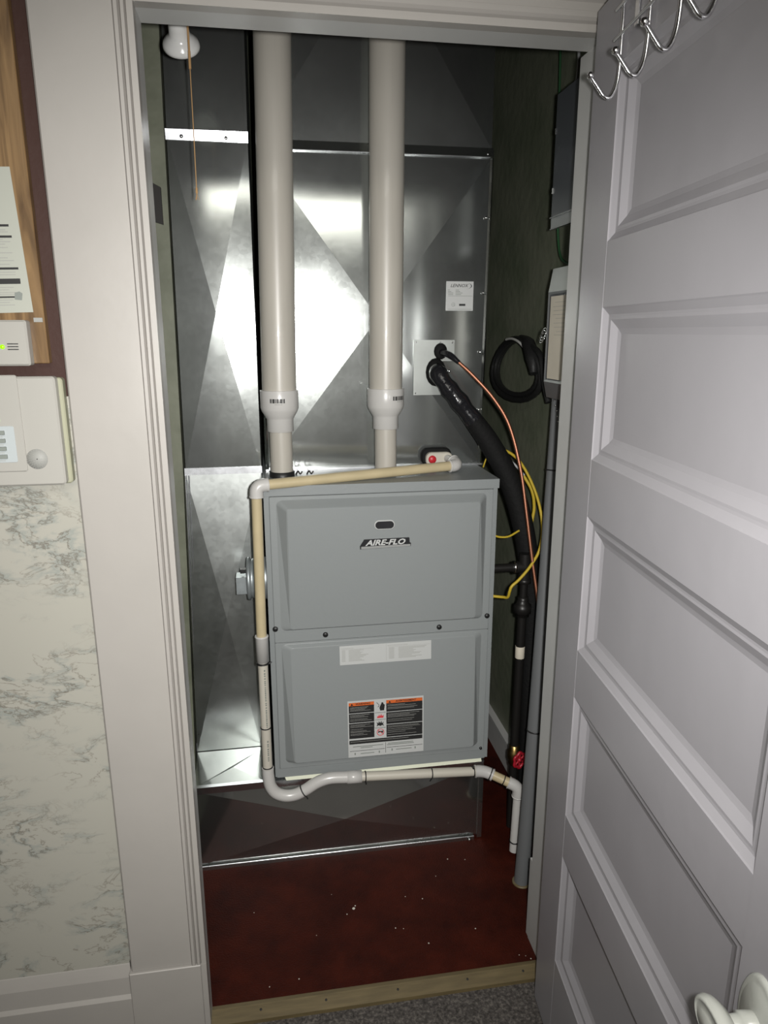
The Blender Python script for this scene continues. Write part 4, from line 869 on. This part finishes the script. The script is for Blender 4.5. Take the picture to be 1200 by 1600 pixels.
# yellow thermostat cables
tag(MB().tube([(0.803, 0.66, 1.175), (0.845, 0.64, 1.185), (0.885, 0.60, 1.155), (0.915, 0.55, 1.08), (0.925, 0.51, 1.00), (0.915, 0.49, 0.93), (0.885, 0.475, 0.885), (0.850, 0.465, 0.850), (0.828, 0.462, 0.832), (0.823, 0.465, 0.815), (0.822, 0.475, 0.795), (0.812, 0.490, 0.790), (0.787, 0.505, 0.789)], 0.0042, 8).build('yellow_cable', 'yellow'), 'long yellow cable looping from the coil case back into the furnace side', 'cable')
tag(MB().tube([(0.900, 0.61, 1.115), (0.925, 0.60, 1.07), (0.935, 0.60, 1.02), (0.930, 0.60, 0.975)], 0.0048, 8).build('yellow_cable', 'yellow'), 'short yellow cable bowed behind the copper tube', 'cable')
tag(MB().tube([(0.786, 0.53, 0.966), (0.805, 0.53, 0.956), (0.835, 0.53, 0.955), (0.870, 0.54, 0.968)], 0.0030, 8).build('yellow_cable', 'yellow'), 'thin yellow cable sagging from the furnace side to the foam pipe', 'cable')
tag(MB().tube([(0.797, 0.665, 1.13), (0.803, 0.66, 1.155), (0.812, 0.655, 1.178), (0.803, 0.67, 1.20)], 0.0022, 8).build('yellow_cable', 'yellow'), 'tiny yellow cable end at the rear corner of the furnace top', 'cable')
tag(MB().tube([(0.835, 0.64, 1.175), (0.870, 0.62, 1.150), (0.900, 0.60, 1.115)], 0.0035, 8).build('grey_cable', 'greywire'), 'short grey cable behind the black foam pipe', 'cable')

# ============================================================ LAMP HOLDER AND PULL STRING
t = thing('lamp_holder', (0.032, 0.40, 2.06), 'white porcelain lamp holder hanging at the top left of the closet', 'lamp holder')
ax = V((0.03, 0.80, -0.60)).normalized(); top = V((0.034, 0.350, 2.112))
b = MB(); b.lathe(top, ax, [(0.014, -0.010), (0.018, -0.006), (0.020, 0.008), (0.021, 0.022), (0.026, 0.028), (0.035, 0.037), (0.0375, 0.043), (0.0375, 0.048), (0.034, 0.050), (0.022, 0.044), (0.0, 0.042)], 36); b.build('porcelain_body', 'porcelain', t)
b = MB(); screw(b, top+V((-0.010, -0.016, 0.010)), (0, -1, 0), 0.005, 0.005); screw(b, top+V((0.004, -0.016, 0.010)), (0, -1, 0), 0.005, 0.005); b.box(top.x-0.018, top.x-0.002, 0.325, 0.331, 2.122, 2.130); b.build('terminal_screw', 'steel', t)
b = MB(); b.tube([top+V((-0.015, -0.02, 0)), top+V((-0.028, -0.02, 0.012)), top+V((-0.045, -0.01, 0.04)), V((-0.02, 0.40, 2.30)), V((-0.02, 0.40, 2.448))], 0.0030, 8); b.build('supply_wire', 'whitewire', t)
b = MB(); b.tube([top-ax*0.008, V((0.03, 0.36, 2.25)), V((0.03, 0.36, 2.449))], 0.008, 10); b.build('drop_cord', 'black', t)
t = thing('pull_string', (0.052, 0.345, 1.78), 'thin tan pull string with a frayed knotted end hanging from the lamp holder', 'pull string')
b = MB(); b.tube([(0.0535, 0.345, 2.150), (0.0535, 0.345, 2.055)], 0.0022, 6, False); b.tube([(0.0535, 0.345, 2.062), (0.0532, 0.345, 2.030)], 0.0028, 6, False); b.tube([(0.0532, 0.345, 2.034), (0.0525, 0.345, 1.90), (0.0515, 0.345, 1.800)], 0.0011, 6, False); b.build('string', 'string', t)
b = MB(); b.lathe((0.0515, 0.345, 1.796), (0, 0, 1), [(0.001, 0), (0.0028, 0.003), (0.0018, 0.007), (0.0028, 0.010), (0.001, 0.013)], 8)
for k in range(6): b.tube([(0.0515, 0.345, 1.798), (0.0515+random.uniform(-0.004, 0.004), 0.345+random.uniform(-0.003, 0.003), 1.784)], 0.0005, 4, False)
b.build('frayed_knot', 'string', t)
# dark latch on the left wall
tag(MB().hexa([(-0.088, 0.684, 1.787), (-0.064, 0.684, 1.780), (-0.064, 0.6945, 1.780), (-0.088, 0.6945, 1.787)], [(-0.088, 0.684, 1.880), (-0.064, 0.684, 1.868), (-0.064, 0.6945, 1.868), (-0.088, 0.6945, 1.880)]).build('wall_bracket', 'dark'), 'small dark bracket on the olive wall left of the ducts', 'bracket')

# ============================================================ CRUMBS ON THE RED FLOOR
b = MB()
pts = [(0.30, 0.33), (0.36, 0.28), (0.335, 0.255), (0.50, 0.29), (0.545, 0.275), (0.455, 0.19), (0.475, 0.185), (0.53, 0.13), (0.66, 0.155), (0.20, 0.08), (0.13, 0.07), (0.76, 0.055), (0.745, 0.06), (0.77, 0.045), (0.70, 0.40), (0.65, 0.41), (0.09, 0.30), (0.60, 0.35), (0.25, 0.20)]
for x, y in pts:
    s = random.uniform(0.0009, 0.0019); b.lathe((x, y, FZ+0.0001), (0, 0, 1), [(s, 0), (s*1.2, s*0.5), (s*0.3, s)], 5, xs=(1, random.random(), 0))
b.lathe((0.355, 0.272, FZ+0.0001), (0, 0, 1), [(0.004, 0), (0.0035, 0.0008)], 10)
tag(b.build('floor_crumbs', 'debris'), 'scattered pale crumbs on the dark red floor', 'debris', kind='stuff')

for o in bpy.data.objects:
    if o.name.split('.')[0] in ('printed_line', 'barcode', 'pictogram', 'pictogram_red', 'bead_chain', 'slit_ring', 'black_print_block'): o['kind'] = 'stuff'
